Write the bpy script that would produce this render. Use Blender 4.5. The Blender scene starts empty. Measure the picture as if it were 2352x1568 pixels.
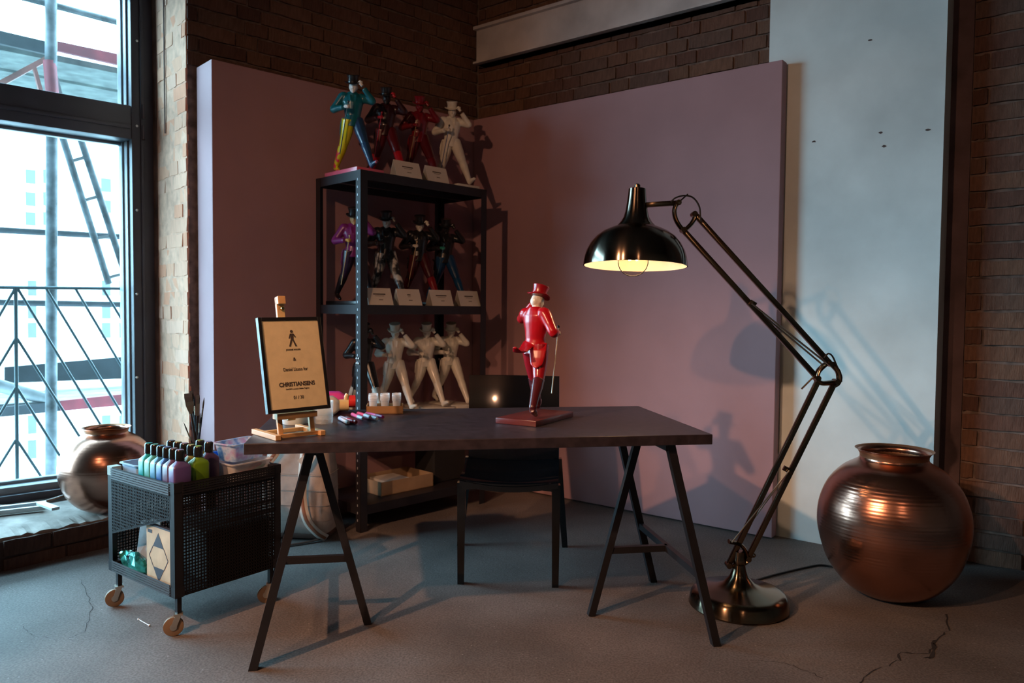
import bpy, bmesh, math, random
from mathutils import Vector, Matrix, noise
random.seed(7)
D2R = math.pi / 180
S = bpy.context.scene
C = S.collection
PW, PH = 2352.0, 1568.0
# ------------------------------------------------------------------ camera
FPX, PITCH, ROLL, CAMH = 1737.42, 0.041764, 0.008637, 1.1434
FW = Vector((0, math.cos(PITCH), -math.sin(PITCH)))
_r0 = Vector((1, 0, 0)); _u0 = _r0.cross(FW)
RT = _r0 * math.cos(ROLL) + _u0 * math.sin(ROLL)
UP = -_r0 * math.sin(ROLL) + _u0 * math.cos(ROLL)
CAM = Vector((0, 0, CAMH))
cd = bpy.data.cameras.new('camera'); cam = bpy.data.objects.new('camera', cd); C.objects.link(cam)
M3 = Matrix((RT, UP, -FW)).transposed()
cam.matrix_world = Matrix.Translation(CAM) @ M3.to_4x4()
cd.sensor_width = 36; cd.lens = FPX / PW * 36; cd.clip_end = 200
cd.dof.use_dof = True; cd.dof.focus_distance = 2.75; cd.dof.aperture_fstop = 3.4
S.camera = cam
S.view_settings.view_transform = 'Standard'; S.view_settings.look = 'None'
S.view_settings.gamma = 1; S.view_settings.use_curve_mapping = False
S.view_settings.exposure = 0.0
try:
    S.cycles.use_denoising = True; S.cycles.max_bounces = 10; S.cycles.diffuse_bounces = 5
    S.cycles.transparent_max_bounces = 16; S.cycles.caustics_reflective = False; S.cycles.caustics_refractive = False
    S.cycles.sample_clamp_indirect = 0
except Exception: pass
# ------------------------------------------------------------------ world and lights
w = bpy.data.worlds.new('overcast_sky'); S.world = w; w.use_nodes = True
bg = w.node_tree.nodes['Background']; bg.inputs[0].default_value = (0.47, 0.80, 1.0, 1); bg.inputs[1].default_value = 22.0

def lamp(name, kind, loc, energy, col, aim=None, **kw):
    l = bpy.data.lights.new(name, kind); l.energy = energy; l.color = col
    for k, v in kw.items(): setattr(l, k, v)
    o = bpy.data.objects.new(name, l); C.objects.link(o); o.location = loc
    if aim: o.rotation_euler = (Vector(aim) - Vector(loc)).to_track_quat('-Z', 'Y').to_euler()
    return o
WARM = (1.0, 0.53, 0.30)
lamp('ceiling_spot', 'SPOT', (-2.05, 0.45, 2.55), 350, WARM, aim=(-0.1, 2.6, 0.1), spot_size=60 * D2R, spot_blend=0.9, shadow_soft_size=0.035)
lamp('ceiling_spot', 'SPOT', (-1.5, 0.15, 2.6), 125, WARM, aim=(0.2, 3.8, 1.0), spot_size=78 * D2R, spot_blend=0.8, shadow_soft_size=0.035)
lamp('fill_light', 'POINT', (0.3, -2.6, 3.4), 36, WARM, shadow_soft_size=0.03)  # added unseen fill, lifts the upper brick and beam

# ------------------------------------------------------------------ pixel helpers
def ray(x, y): return FW + RT * ((x - PW / 2) / FPX) - UP * ((y - PH / 2) / FPX)
def onz(x, y, z=0.0):
    d = ray(x, y); return CAM + d * ((z - CAMH) / d.z)
def aty(x, y, Y):
    d = ray(x, y); return CAM + d * (Y / d.y)
def onpl(x, y, P, n):
    d = ray(x, y); n = Vector(n); return CAM + d * ((Vector(P) - CAM).dot(n) / d.dot(n))
def proj(P):
    d = Vector(P) - CAM; z = d.dot(FW); return PW / 2 + FPX * d.dot(RT) / z, PH / 2 - FPX * d.dot(UP) / z
def online(x, P, e, zz):
    lo, hi = -3.0, 3.0
    f = lambda s: proj((P[0] + e[0] * s, P[1] + e[1] * s, zz))[0] - x
    a = f(lo) ; 
    for _ in range(50):
        m = (lo + hi) / 2
        if (f(m) > 0) == (f(hi) > 0): hi = m
        else: lo = m
    return lo
def V(*a): return Vector(a)
# ------------------------------------------------------------------ materials
MATS = {}
def mat(key, col, rough=0.5, metal=0.0, var=0.06, scale=8, bump=0.0, bscale=60, coat=0.0, spec=None, rnd=None, sheen=0):
    if key in MATS: return MATS[key]
    m = bpy.data.materials.new(key); m.use_nodes = True; nt = m.node_tree; N = nt.nodes; L = nt.links
    b = N['Principled BSDF']
    b.inputs['Roughness'].default_value = rough; b.inputs['Metallic'].default_value = metal
    b.inputs['Coat Weight'].default_value = coat; b.inputs['Coat Roughness'].default_value = 0.1
    if spec is not None: b.inputs['Specular IOR Level'].default_value = spec
    tc = N.new('ShaderNodeTexCoord')
    n = N.new('ShaderNodeTexNoise'); n.inputs['Scale'].default_value = scale; n.inputs['Detail'].default_value = 5
    L.new(tc.outputs['Object'], n.inputs['Vector'])
    cr = N.new('ShaderNodeValToRGB')
    c = Vector(col[:3])
    cr.color_ramp.elements[0].position = 0.3; cr.color_ramp.elements[1].position = 0.7
    cr.color_ramp.elements[0].color = (*[max(0, x * (1 - var * 2)) for x in c], 1)
    cr.color_ramp.elements[1].color = (*[min(1, x * (1 + var * 2)) for x in c], 1)
    L.new(n.outputs['Fac'], cr.inputs['Fac'])
    out = cr.outputs['Color']
    if rnd:
        oi = N.new('ShaderNodeObjectInfo'); r2 = N.new('ShaderNodeValToRGB'); r2.color_ramp.interpolation = 'LINEAR'
        els = r2.color_ramp.elements
        while len(els) < len(rnd): els.new(0.5)
        for i, cc in enumerate(rnd):
            els[i].position = i / (len(rnd) - 1); els[i].color = (*cc, 1)
        L.new(oi.outputs['Random'], r2.inputs['Fac'])
        mx = N.new('ShaderNodeMix'); mx.data_type = 'RGBA'; mx.blend_type = 'MULTIPLY'; mx.inputs[0].default_value = 1
        L.new(r2.outputs['Color'], mx.inputs[6]); L.new(cr.outputs['Color'], mx.inputs[7]); out = mx.outputs[2]
    L.new(out, b.inputs['Base Color'])
    if bump:
        n2 = N.new('ShaderNodeTexNoise'); n2.inputs['Scale'].default_value = bscale; n2.inputs['Detail'].default_value = 6
        L.new(tc.outputs['Object'], n2.inputs['Vector'])
        bp = N.new('ShaderNodeBump'); bp.inputs['Strength'].default_value = bump; bp.inputs['Distance'].default_value = 0.004
        L.new(n2.outputs['Fac'], bp.inputs['Height']); L.new(bp.outputs['Normal'], b.inputs['Normal'])
    MATS[key] = m; return m
def glassmat(key, tint=(0.9, 0.97, 1.0), refl=0.12, rough=0.02):
    if key in MATS: return MATS[key]
    m = bpy.data.materials.new(key); m.use_nodes = True; nt = m.node_tree; N = nt.nodes; L = nt.links
    N.remove(N['Principled BSDF']); o = N['Material Output']
    t = N.new('ShaderNodeBsdfTransparent'); t.inputs[0].default_value = (*tint, 1)
    g = N.new('ShaderNodeBsdfGlossy'); g.inputs['Roughness'].default_value = rough
    lw = N.new('ShaderNodeLayerWeight'); lw.inputs['Blend'].default_value = refl
    mx = N.new('ShaderNodeMixShader'); L.new(lw.outputs['Fresnel'], mx.inputs[0]); L.new(t.outputs[0], mx.inputs[1]); L.new(g.outputs[0], mx.inputs[2])
    L.new(mx.outputs[0], o.inputs[0]); MATS[key] = m; return m
def translucent(key, col, alpha=0.5, rough=0.3):
    if key in MATS: return MATS[key]
    m = mat(key, col, rough, var=0.12, scale=14)
    m.node_tree.nodes['Principled BSDF'].inputs['Alpha'].default_value = alpha
    return m
def paint(col, rough=0.28): 
    k = 'gloss_paint_%02x%02x%02x' % tuple(int(min(1, c) * 255) for c in col)
    return mat(k, col, rough, var=0.05, scale=6, coat=0.18)
# ------------------------------------------------------------------ mesh builder
class MB:
    def __init__(s): s.v = []; s.f = []
    def add(s, vs, fs, M=None):
        o = len(s.v)
        for p in vs:
            p = Vector(p); s.v.append(M @ p if M else p)
        s.f += [tuple(i + o for i in f) for f in fs]; return s
    def box(s, c, size, M=None, bev=0.0):
        x, y, z = size[0] / 2, size[1] / 2, size[2] / 2
        T = Matrix.Translation(c) if M is None else M @ Matrix.Translation(c)
        if bev > 0:
            bm = bmesh.new(); bmesh.ops.create_cube(bm, size=1)
            for q in bm.verts: q.co = Vector((q.co.x * x * 2, q.co.y * y * 2, q.co.z * z * 2))
            bmesh.ops.bevel(bm, geom=bm.edges[:] , offset=bev, segments=2, affect='EDGES', profile=0.5)
            bm.verts.index_update()
            vs = [q.co.copy() for q in bm.verts]; fs = [[q.index for q in f.verts] for f in bm.faces]; bm.free()
            return s.add(vs, fs, T)
        vs = [(-x, -y, -z), (x, -y, -z), (x, y, -z), (-x, y, -z), (-x, -y, z), (x, -y, z), (x, y, z), (-x, y, z)]
        return s.add(vs, [(3, 2, 1, 0), (4, 5, 6, 7), (0, 1, 5, 4), (1, 2, 6, 5), (2, 3, 7, 6), (3, 0, 4, 7)], T)
    def bar(s, p, q, w, h, up=(0, 0, 1), bev=0.0):
        p, q = Vector(p), Vector(q); d = q - p; l = d.length; x = d / l; up = Vector(up)
        if abs(x.dot(up)) > 0.98: up = Vector((0, 1, 0))
        y = up.cross(x).normalized(); z = x.cross(y)
        M = Matrix((x, y, z)).transposed().to_4x4(); M.translation = (p + q) / 2
        return s.box((0, 0, 0), (l, w, h), M, bev)
    def tube(s, pts, r, seg=10, cap=True, flat=None, up=(0, 0, 1), closed=False):
        pts = [Vector(p) for p in pts]; n = len(pts)
        rs = r if isinstance(r, (list, tuple)) else [r] * n
        rings = []; prev = None
        for i, p in enumerate(pts):
            if closed: t = pts[(i + 1) % n] - pts[i - 1]
            else: t = pts[min(i + 1, n - 1)] - pts[max(i - 1, 0)]
            t.normalize()
            if prev is None:
                u = Vector(up)
                if abs(u.dot(t)) > 0.95: u = Vector((1, 0, 0)) if abs(t.x) < 0.9 else Vector((0, 1, 0))
            else: u = prev
            u = (u - t * u.dot(t)).normalized(); prev = u; b = t.cross(u)
            rr = rs[i]; ru, rb = (rr if isinstance(rr, (tuple, list)) else (rr, rr))
            if flat: ru, rb = ru * flat[0], rb * flat[1]
            rings.append([p + u * (math.cos(2 * math.pi * k / seg) * ru) + b * (math.sin(2 * math.pi * k / seg) * rb) for k in range(seg)])
        return s.loft(rings, cap and not closed, closed)
    def loft(s, rings, cap=True, closed=False):
        n = len(rings[0]); vs = [p for r in rings for p in r]; fs = []
        m = len(rings)
        for i in range(m if closed else m - 1):
            for k in range(n):
                a = i * n + k; b = i * n + (k + 1) % n; j = (i + 1) % m
                fs.append((a, b, j * n + (k + 1) % n, j * n + k))
        if cap: fs.append(tuple(range(n - 1, -1, -1))); fs.append(tuple((m - 1) * n + k for k in range(n)))
        return s.add(vs, fs)
    def lathe(s, prof, seg=32, M=None, cap=False):
        rings = [[Vector((r * math.cos(2 * math.pi * k / seg), r * math.sin(2 * math.pi * k / seg), z)) for k in range(seg)] for r, z in prof]
        if M: rings = [[M @ p for p in r] for r in rings]
        return s.loft(rings, cap)
    def ell(s, c, r, M=None, seg=14):
        prof = [(max(1e-4, math.sin(math.pi * i / 9)), -math.cos(math.pi * i / 9)) for i in range(10)]
        T = Matrix.Translation(c); 
        if M: T = T @ M
        T = T @ Matrix.Diagonal((*r, 1))
        return s.lathe(prof, seg, T, True)
    def prism(s, poly, z0, z1, M=None):
        n = len(poly); vs = [(x, y, z0) for x, y in poly] + [(x, y, z1) for x, y in poly]
        fs = [tuple(range(n - 1, -1, -1)), tuple(range(n, 2 * n))] + [(i, (i + 1) % n, n + (i + 1) % n, n + i) for i in range(n)]
        return s.add(vs, fs, M)
    def mesh(s, name, smooth=None):
        me = bpy.data.meshes.new(name); me.from_pydata([tuple(p) for p in s.v], [], s.f)
        bm = bmesh.new(); bm.from_mesh(me); bmesh.ops.recalc_face_normals(bm, faces=bm.faces); bm.to_mesh(me); bm.free()
        if smooth is not None:
            for p in me.polygons: p.use_smooth = True
            me.set_sharp_from_angle(angle=smooth * D2R)
        me.update(); return me
    def build(s, name, m, parent=None, smooth=None, off=None):
        if off is not None:
            off = Vector(off); s.v = [p - off for p in s.v]
        return link(name, s.mesh(name, smooth), m, parent)
def link(name, me, m, parent=None):
    o = bpy.data.objects.new(name, me); C.objects.link(o)
    if m is not None:
        if not me.materials: me.materials.append(m)
        o.material_slots[0].link = 'OBJECT'; o.material_slots[0].material = m
    if parent: o.parent = parent
    return o
def tag(o, label=None, cat=None, group=None, kind=None):
    if label: o['label'] = label
    if cat: o['category'] = cat
    if group: o['group'] = group
    if kind: o['kind'] = kind
    return o
def thing(name, label, cat, loc=(0, 0, 0), rz=0, group=None):
    o = bpy.data.objects.new(name, None); C.objects.link(o); o.location = loc; o.rotation_euler = (0, 0, rz)
    o.empty_display_size = 0.05
    return tag(o, label, cat, group)
def struct(name, mb, m, parent=None, smooth=None, label=None):
    o = mb.build(name, m, parent, smooth)
    if not parent: o['kind'] = 'structure'
    if label: o['label'] = label
    return o
def single(name, mb, m, loc, label, cat, group=None, smooth=None, rz=0, local=True):
    o = mb.build(name, m, None, smooth, off=None if local else loc); o.location = loc; o.rotation_euler = (0, 0, rz)
    return tag(o, label, cat, group)
def fuse(mb, voxel, name, smooth=4, ratio=None):
    o = bpy.data.objects.new('tmp', mb.mesh('tmp')); C.objects.link(o)
    r = o.modifiers.new('r', 'REMESH'); r.mode = 'VOXEL'; r.voxel_size = voxel
    if smooth: s = o.modifiers.new('s', 'SMOOTH'); s.factor = 0.5; s.iterations = smooth
    if ratio: d = o.modifiers.new('d', 'DECIMATE'); d.ratio = ratio
    me = bpy.data.meshes.new_from_object(o.evaluated_get(bpy.context.evaluated_depsgraph_get())); me.name = name
    bpy.data.objects.remove(o)
    for p in me.polygons: p.use_smooth = True
    return me
def rz4(a): return Matrix.Rotation(a, 4, 'Z')
def smoothpath(pts, n=8):
    pts = [Vector(p) for p in pts]; out = []
    P = [pts[0] * 2 - pts[1]] + pts + [pts[-1] * 2 - pts[-2]]
    for i in range(1, len(P) - 2):
        a, b, c, d = P[i - 1], P[i], P[i + 1], P[i + 2]
        for k in range(n):
            t = k / n
            out.append(0.5 * ((2 * b) + (c - a) * t + (2 * a - 5 * b + 4 * c - d) * t * t + (3 * b - a - 3 * c + d) * t ** 3))
    return out + [pts[-1]]
#@@MATERIALS
BLACKWOOD = mat('black_brown_laminate', (0.032, 0.024, 0.031), 0.38, var=0.2, scale=30, spec=0.5)
BLACKSTEEL = mat('black_powder_steel', (0.014, 0.013, 0.016), 0.45, var=0.1, spec=.35)
PANEL = mat('mauve_paint', (0.385, 0.218, 0.236), 0.75, var=0.03, scale=3, bump=0.05, bscale=200)
WHITEWALL = mat('white_plaster', (0.68, 0.77, 0.78), 0.85, var=0.06, scale=3, bump=0.25, bscale=25)
BEAMW = mat('dusty_white_paint', (0.62, 0.58, 0.57), 0.8, var=0.1, scale=4, bump=0.2)
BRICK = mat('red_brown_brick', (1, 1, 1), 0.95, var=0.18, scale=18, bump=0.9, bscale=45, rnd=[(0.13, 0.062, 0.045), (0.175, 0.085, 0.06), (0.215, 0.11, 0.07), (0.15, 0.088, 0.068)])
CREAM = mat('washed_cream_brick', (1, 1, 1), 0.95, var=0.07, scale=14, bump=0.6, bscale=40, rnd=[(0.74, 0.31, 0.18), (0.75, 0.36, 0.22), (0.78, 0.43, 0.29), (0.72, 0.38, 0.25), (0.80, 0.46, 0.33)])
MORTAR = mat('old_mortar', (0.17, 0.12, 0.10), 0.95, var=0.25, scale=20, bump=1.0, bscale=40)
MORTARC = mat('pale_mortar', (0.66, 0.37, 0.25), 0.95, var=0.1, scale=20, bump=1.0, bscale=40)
COPPER = mat('hammered_copper', (0.50, 0.25, 0.18), 0.24, 1.0, var=0.06, scale=5, bump=0.10, bscale=22)
BRASS = mat('antique_brass', (0.17, 0.125, 0.085), 0.2, 1.0, var=0.04)
GREYFRAME = mat('grey_window_frame', (0.075, 0.075, 0.10), 0.42, var=0.04)
PINE = mat('pine_wood', (0.56, 0.32, 0.14), 0.5, var=0.08, scale=10)
#@@FLOOR
def floor_material():
    m = mat('worn_concrete', (0.150, 0.128, 0.118), 0.72, var=0.14, scale=2.2, bump=0.5, bscale=30)
    nt = m.node_tree; N = nt.nodes; L = nt.links; b = N['Principled BSDF']
    src = b.inputs['Base Color'].links[0].from_socket; tc = [n for n in N if n.type == 'TEX_COORD'][0]
    n = N.new('ShaderNodeTexNoise'); n.inputs['Scale'].default_value = 140; n.inputs['Detail'].default_value = 3
    L.new(tc.outputs['Object'], n.inputs['Vector'])
    r = N.new('ShaderNodeValToRGB'); e = r.color_ramp.elements; e[0].position = 0.38; e[0].color = (0.62, 0.6, 0.6, 1); e[1].position = 0.62; e[1].color = (1.25, 1.25, 1.25, 1)
    L.new(n.outputs['Fac'], r.inputs['Fac'])
    mx = N.new('ShaderNodeMix'); mx.data_type = 'RGBA'; mx.blend_type = 'MULTIPLY'; mx.inputs[0].default_value = 0.75
    L.new(src, mx.inputs[6]); L.new(r.outputs['Color'], mx.inputs[7])
    v = N.new('ShaderNodeTexVoronoi'); v.inputs['Scale'].default_value = 22; L.new(tc.outputs['Object'], v.inputs['Vector'])
    r3 = N.new('ShaderNodeValToRGB'); e = r3.color_ramp.elements; e[0].position = 0.03; e[0].color = (1, 1, 1, 1); e[1].position = 0.07; e[1].color = (0, 0, 0, 1)
    L.new(v.outputs['Distance'], r3.inputs['Fac'])
    m2 = N.new('ShaderNodeMix'); m2.data_type = 'RGBA'; m2.inputs[7].default_value = (0.55, 0.52, 0.5, 1)
    ml = N.new('ShaderNodeMath'); ml.operation = 'MULTIPLY'; ml.inputs[1].default_value = 0.5; L.new(r3.outputs['Color'], ml.inputs[0])
    L.new(ml.outputs[0], m2.inputs[0]); L.new(mx.outputs[2], m2.inputs[6]); L.new(m2.outputs[2], b.inputs['Base Color'])
    return m
FLOORM = floor_material()
# ------------------------------------------------------------------ room geometry
K0 = V(-1.69, 3.96, 0)                       # jamb edge of the window wall
AD = V(math.cos(43 * D2R), math.sin(43 * D2R), 0)     # along the window wall
OD = V(-AD.y, AD.x, 0)                       # outwards through the window
RSL = -38.0 * D2R
RD = V(math.cos(RSL), math.sin(RSL), 0)      # along the right wall
RN = V(-RD.y, RD.x, 0)                       # outwards of the right wall
Rp = V(0, 5.10, 0)
t = ((Rp - K0).cross(RD)).z / (AD.cross(RD)).z
KC = K0 + AD * t                             # room corner
CEIL = 3.9
def frame(o, x, n): # local (x along, y outwards, z)
    M = Matrix((x, n, V(0, 0, 1))).transposed().to_4x4(); M.translation = o; return M
ML = frame(K0, AD, OD); MR = frame(KC, RD, RN)
LA = t; WL, WH, TH = -3.3, 3.0, 0.66
f0 = MB()
pl = [KC + RD * 8.5 + RN * 0.7 + AD * 0.7, KC - AD * 10.5 + RD * 8.5, KC - AD * 10.5 - RD * 0.8, KC + AD * 0.7 - RD * 0.8]
poly = [(p.x, p.y) for p in pl]
floor = struct('floor', MB().prism(poly, -0.2, 0.0), FLOORM)
struct('ceiling', MB().prism(poly, CEIL, CEIL + 0.2), mat('dark_ceiling', (0.12, 0.09, 0.08), 0.9))
wl = MB()
wl.box((LA / 2 + 0.3, TH / 2, CEIL / 2), (LA + 0.6, TH, CEIL), ML)
wl.box((WL / 2, TH / 2, (CEIL + WH) / 2), (-WL, TH, CEIL - WH), ML)
wl.box(((WL - 8.3) / 2, TH / 2, CEIL / 2), (8.3 + WL, TH, CEIL), ML)
wall_left = struct('wall_left', wl, MORTAR)
wr = MB(); wr.box((4.0, 0.3, CEIL / 2), (9.2, 0.6, CEIL), MR)
wall_right = struct('wall_right', wr, MORTAR)
M2 = frame(KC - AD * 9.9, RD, -AD); struct('wall_back', MB().box((4.0, 0.15, CEIL / 2), (9.6, 0.3, CEIL), M2), mat('dim_brown_brick_wall', (0.20, 0.12, 0.09), 0.9, var=0.2))
M2 = frame(KC + RD * 8.0, -AD, RD); struct('wall_side', MB().box((5.0, 0.15, CEIL / 2), (10.8, 0.3, CEIL), M2), MATS['dim_brown_brick_wall'])
# bricks ---------------------------------------------------------------
BV = []
for k in range(8):
    mb = MB(); vs = []; j = lambda a: random.uniform(-a, a)
    nx = 4
    for i in range(nx + 1):
        x = i / nx - 0.5; e = 0.0045
        for (yy, zz) in ((-1, -1), (-1, 1), (0.6, 1), (0.6, -1)):
            edge = (yy < 0)
            vs.append((x + (j(0.012) if edge and 0 < i < nx else 0), yy * 0.012 + (j(e) if edge else 0), zz * 0.0325 + (j(0.003))))
    fs = [(i * 4 + k2, i * 4 + (k2 + 1) % 4, i * 4 + 4 + (k2 + 1) % 4, i * 4 + 4 + k2) for i in range(nx) for k2 in range(4)]
    fs += [(3, 2, 1, 0), (nx * 4, nx * 4 + 1, nx * 4 + 2, nx * 4 + 3)]
    me = mb.add(vs, fs).mesh('brick', 40); BV.append(me)
def bricks(parent, M, x0, x1, z0, z1, m, bond=(0.25, 0.12), course=0.077, skip=None, depth=1.0):
    z = z0; row = 0; n = 0
    while z < z1:
        x = x0 - (row % 2) * 0.065; i = row
        while x < x1:
            l = bond[i % len(bond)] + random.uniform(-.008, .008); i += 1
            a, b = max(x, x0), min(x + l, x1)
            x += l + 0.011
            if b - a < 0.025: continue
            cx, cz = (a + b) / 2, z + 0.0385
            if skip and skip(cx, cz): continue
            o = link('brick', BV[random.randrange(8)], m, parent); n += 1
            o.matrix_world = M @ Matrix.Translation((cx, random.uniform(-.003, .004), cz)) @ Matrix.Rotation(random.uniform(-.012, .012), 4, 'Y') @ Matrix.Diagonal((b - a, depth, 1.03 if depth < 1 else 1, 1))
        z += course; row += 1
    return n
n1 = bricks(wall_left, ML, 0.0, LA - 0.02, 2.388, 3.42, BRICK)
n2 = bricks(wall_right, MR, 0.02, 2.15, 2.3, 2.78, BRICK) + bricks(wall_right, MR, 0.02, 2.15, 3.04, 3.5, BRICK)
n3 = bricks(wall_right, MR, 2.965, 3.95, 0.0, 2.95, BRICK)
MJ = Matrix((OD, AD, V(0, 0, 1))).transposed().to_4x4(); MJ.translation = K0     # jamb face: x into the wall, y into the masonry
rv = MB(); rv.box((TH / 2, 0.0, (WH + 0.14) / 2), (TH, 0.010, WH - 0.14), MJ)
jamb = struct('wall_jamb', rv, MORTARC)
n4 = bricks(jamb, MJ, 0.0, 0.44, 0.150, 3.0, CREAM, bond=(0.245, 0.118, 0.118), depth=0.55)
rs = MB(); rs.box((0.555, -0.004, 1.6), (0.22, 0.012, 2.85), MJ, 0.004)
rs.build('jamb_shade_strip', mat('jamb_shade_brown', (0.13, 0.062, 0.042), 0.95, var=0.3, scale=8, bump=0.8), jamb)  # brown strip puts the frame's shadow on the jamb into colour
# pier, beam -----------------------------------------------------------
PP = V(1.40, 3.80, 0); MP = frame(PP, RD, RN)
pz = MB(); pz.box((0.255, 0.2, CEIL / 2), (0.79, 0.4, CEIL), MP)
pier = struct('wall_pier', pz, WHITEWALL)
MB().box((0.692, 0.235, CEIL / 2), (0.085, 0.16, CEIL), MP).build('shaded_return', mat('shade_toned_plaster', (0.115, 0.075, 0.08), 0.95, var=0.15, scale=6, bump=0.5), pier)  # dark tone paints in the shade on the pier's side
pier_ch = MB()
for (x, y) in ((2023, 304), (2132, 298), (1870, 325), (1999, 92), (2030, 336), (1912, 1252)):
    P = onpl(x, y, PP, RN)
    q = [(random.uniform(.6, 1.2) * 0.011 * math.cos(a), random.uniform(.4, 1) * 0.007 * math.sin(a)) for a in [i * math.pi / 4 for i in range(8)]]
    M2 = Matrix((RD, V(0, 0, 1), -RN)).transposed().to_4x4(); M2.translation = P
    pier_ch.prism(q, -0.002, 0.0015, M2)
pc = pier_ch.build('chipped_plaster', mat('bare_chip', (0.08, 0.06, 0.06), 0.9), bpy.data.objects['wall_pier'])
bz = 2.79
bm_ = MB(); bm_.box((1.12, -0.05, bz + 0.115), (2.1, 0.10, 0.23), MR, 0.008); bm_.box((1.12, -0.065, bz + 0.235), (2.1, 0.13, 0.02), MR); bm_.box((1.12, -0.065, bz + 0.006), (2.1, 0.13, 0.012), MR)
struct('trim_1', bm_, BEAMW, label='long white painted steel lintel beam high on the brick wall')
# sill -----------------------------------------------------------------
sl = MB(); sl.box((WL / 2, 0.30, 0.055), (-WL, 0.64, 0.11), ML)
sill = struct('window_sill', sl, MORTAR)
SF0, SF1 = onz(-420, 1410), onz(262, 1252)
e = (SF1 - SF0); e.z = 0; ln = e.length; e.normalize(); nn = V(-e.y, e.x, 0); MS = frame(SF0, e, nn)
led = MB(); pr = []
N_ = 44
top = [(ln * i / N_, (random.uniform(0, .018)), 0.138 + random.uniform(-.006, .004)) for i in range(N_ + 1)]
for i in range(N_):
    a, b = top[i], top[i + 1]
    ys = [0.0, 0.16, 0.42]
    r0 = [V(a[0], 0.03, 0.1), V(a[0], a[1], 0.118), V(a[0], a[1] + .006, a[2]), V(a[0], 0.16, 0.142), V(a[0], 0.45, 0.15)]
    r1 = [V(b[0], 0.03, 0.1), V(b[0], b[1], 0.118), V(b[0], b[1] + .006, b[2]), V(b[0], 0.16, 0.142), V(b[0], 0.45, 0.15)]
    led.add(r0 + r1, [(k, k + 1, k + 6, k + 5) for k in range(4)], MS)
led.build('screed', mat('pale_screed', (0.30, 0.25, 0.22), 0.9, var=0.2, scale=9, bump=0.8, bscale=30), sill)
MB().box((ln / 2, 0.018, 0.062), (ln, 0.03, 0.124), MS).build('front_mortar', mat('shaded_sill_mortar', (.07, .045, .04), .95, var=.3, bump=1), sill)  # front mortar and bricks darkened to carry the shade on this face
DBR = mat('shaded_sill_brick', (1, 1, 1), .95, var=.2, scale=18, bump=.9, rnd=[(.08, .04, .03), (.12, .06, .045), (.10, .055, .04)])
bricks(sill, MS, 0.6, ln - 0.01, -0.02, 0.10, DBR, bond=(0.25, 0.245))
# ------------------------------------------------------------------ window_1
WD = 0.50
def wpt(x, y, d=WD): 
    P = onpl(x, y, K0 + OD * d, OD); return ML.inverted() @ P
sx = wpt(306, 600).x; fx = wpt(345, 600).x
GD = WD + 0.02                                # depth at which the glass edge shows beside the frame
while proj(ML @ V(sx, GD, wpt(306, 600).z))[0] > 285 and GD < 0.9: GD += 0.004
zt0 = wpt(150, 216).z; zt1 = wpt(150, 297).z; zbo = wpt(70, 1132).z
zb = wpt(70, 1103, GD).z
win = thing('window_1', None, None, K0); win['kind'] = 'structure'; win['label'] = 'tall grey framed window with a broad transom'
win.rotation_euler = (0, 0, 43 * D2R)
def wpart(name, boxes, m):
    mb = MB()
    for (xa, xb, ya, yb, za, zb_) in boxes: mb.box(((xa + xb) / 2, (ya + yb) / 2, (za + zb_) / 2), (abs(xb - xa), abs(yb - ya), abs(zb_ - za)), bev=0.003)
    return mb.build(name, m, win, 30)
SASH = mat('daylit_grey_sash', (0.30, 0.33, 0.36), 0.4)  # frame grey lifted here, daylight on the sash put into the colour
wpart('frame', [(sx, 0.0, WD, GD + 0.03, 0.13, WH), (WL, sx, WD, WD + 0.05, 0.13, zbo), (WL, sx, WD, GD, WH - 0.06, WH), (sx + 0.045, sx + 0.06, WD - 0.014, WD, zbo, WH)], GREYFRAME)
wpart('transom', [(WL, sx - 0.002, WD, GD + 0.03, zt1, zt0), (WL, sx - 0.005, WD - 0.012, WD, zt1 + 0.055, zt1 + 0.075)], GREYFRAME)
g3 = (GD - WD) / 3
for (z0_, z1_) in ((zt0, WH - 0.06), (zb, zt1)):
    wpart('sash', [(sx - 0.010, sx, WD + g3, GD + 0.012, z0_, z1_), (sx - 0.020, sx, WD + 2 * g3, GD + 0.012, z0_, z1_), (WL, sx - 0.02, GD - 0.03, GD + 0.012, z0_ - 0.004, z0_ + 0.016), (WL, sx - 0.02, GD - 0.03, GD + 0.012, z1_ - 0.016, z1_)], SASH)
wpart('bottom_rail', [(WL, sx, WD + 0.05, GD + 0.02, 0.13, zb)], SASH)
PANE = glassmat('window_glass', (0.93, 0.985, 1.0), 0.05)
_n = PANE.node_tree; _o = _n.nodes['Material Output']; _src = _o.inputs[0].links[0].from_socket      # rain-streaked, slightly dusty glass
_t = _n.nodes.new('ShaderNodeBsdfTranslucent'); _t.inputs[0].default_value = (.75, .95, 1, 1); _mx = _n.nodes.new('ShaderNodeMixShader'); _mx.inputs[0].default_value = .008
_n.links.new(_src, _mx.inputs[1]); _n.links.new(_t.outputs[0], _mx.inputs[2]); _n.links.new(_mx.outputs[0], _o.inputs[0])
wpart('pane', [(WL, sx - 0.015, GD - 0.003, GD + 0.003, zt0, WH - 0.06)], PANE)
wpart('pane', [(WL, sx - 0.015, GD - 0.003, GD + 0.003, zb, zt1)], PANE)
for y in (95, 290, 483, 675, 866):
    p = wpt(313, y); mb = MB(); mb.ell((p.x, WD - 0.012, p.z), (0.007, 0.004, 0.007)); mb.build('screw', mat('bright_screw', (0.8, 0.8, 0.8), 0.3, 0.6), win, 60)
for (y0, y1) in ((242, 275), (290, 322)):
    a, b = wpt(327, y0), wpt(327, y1); MB().tube([(a.x, WD - 0.02, a.z), (b.x, WD - 0.02, b.z)], 0.008, 8).build('hinge', GREYFRAME, win, 40)
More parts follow.
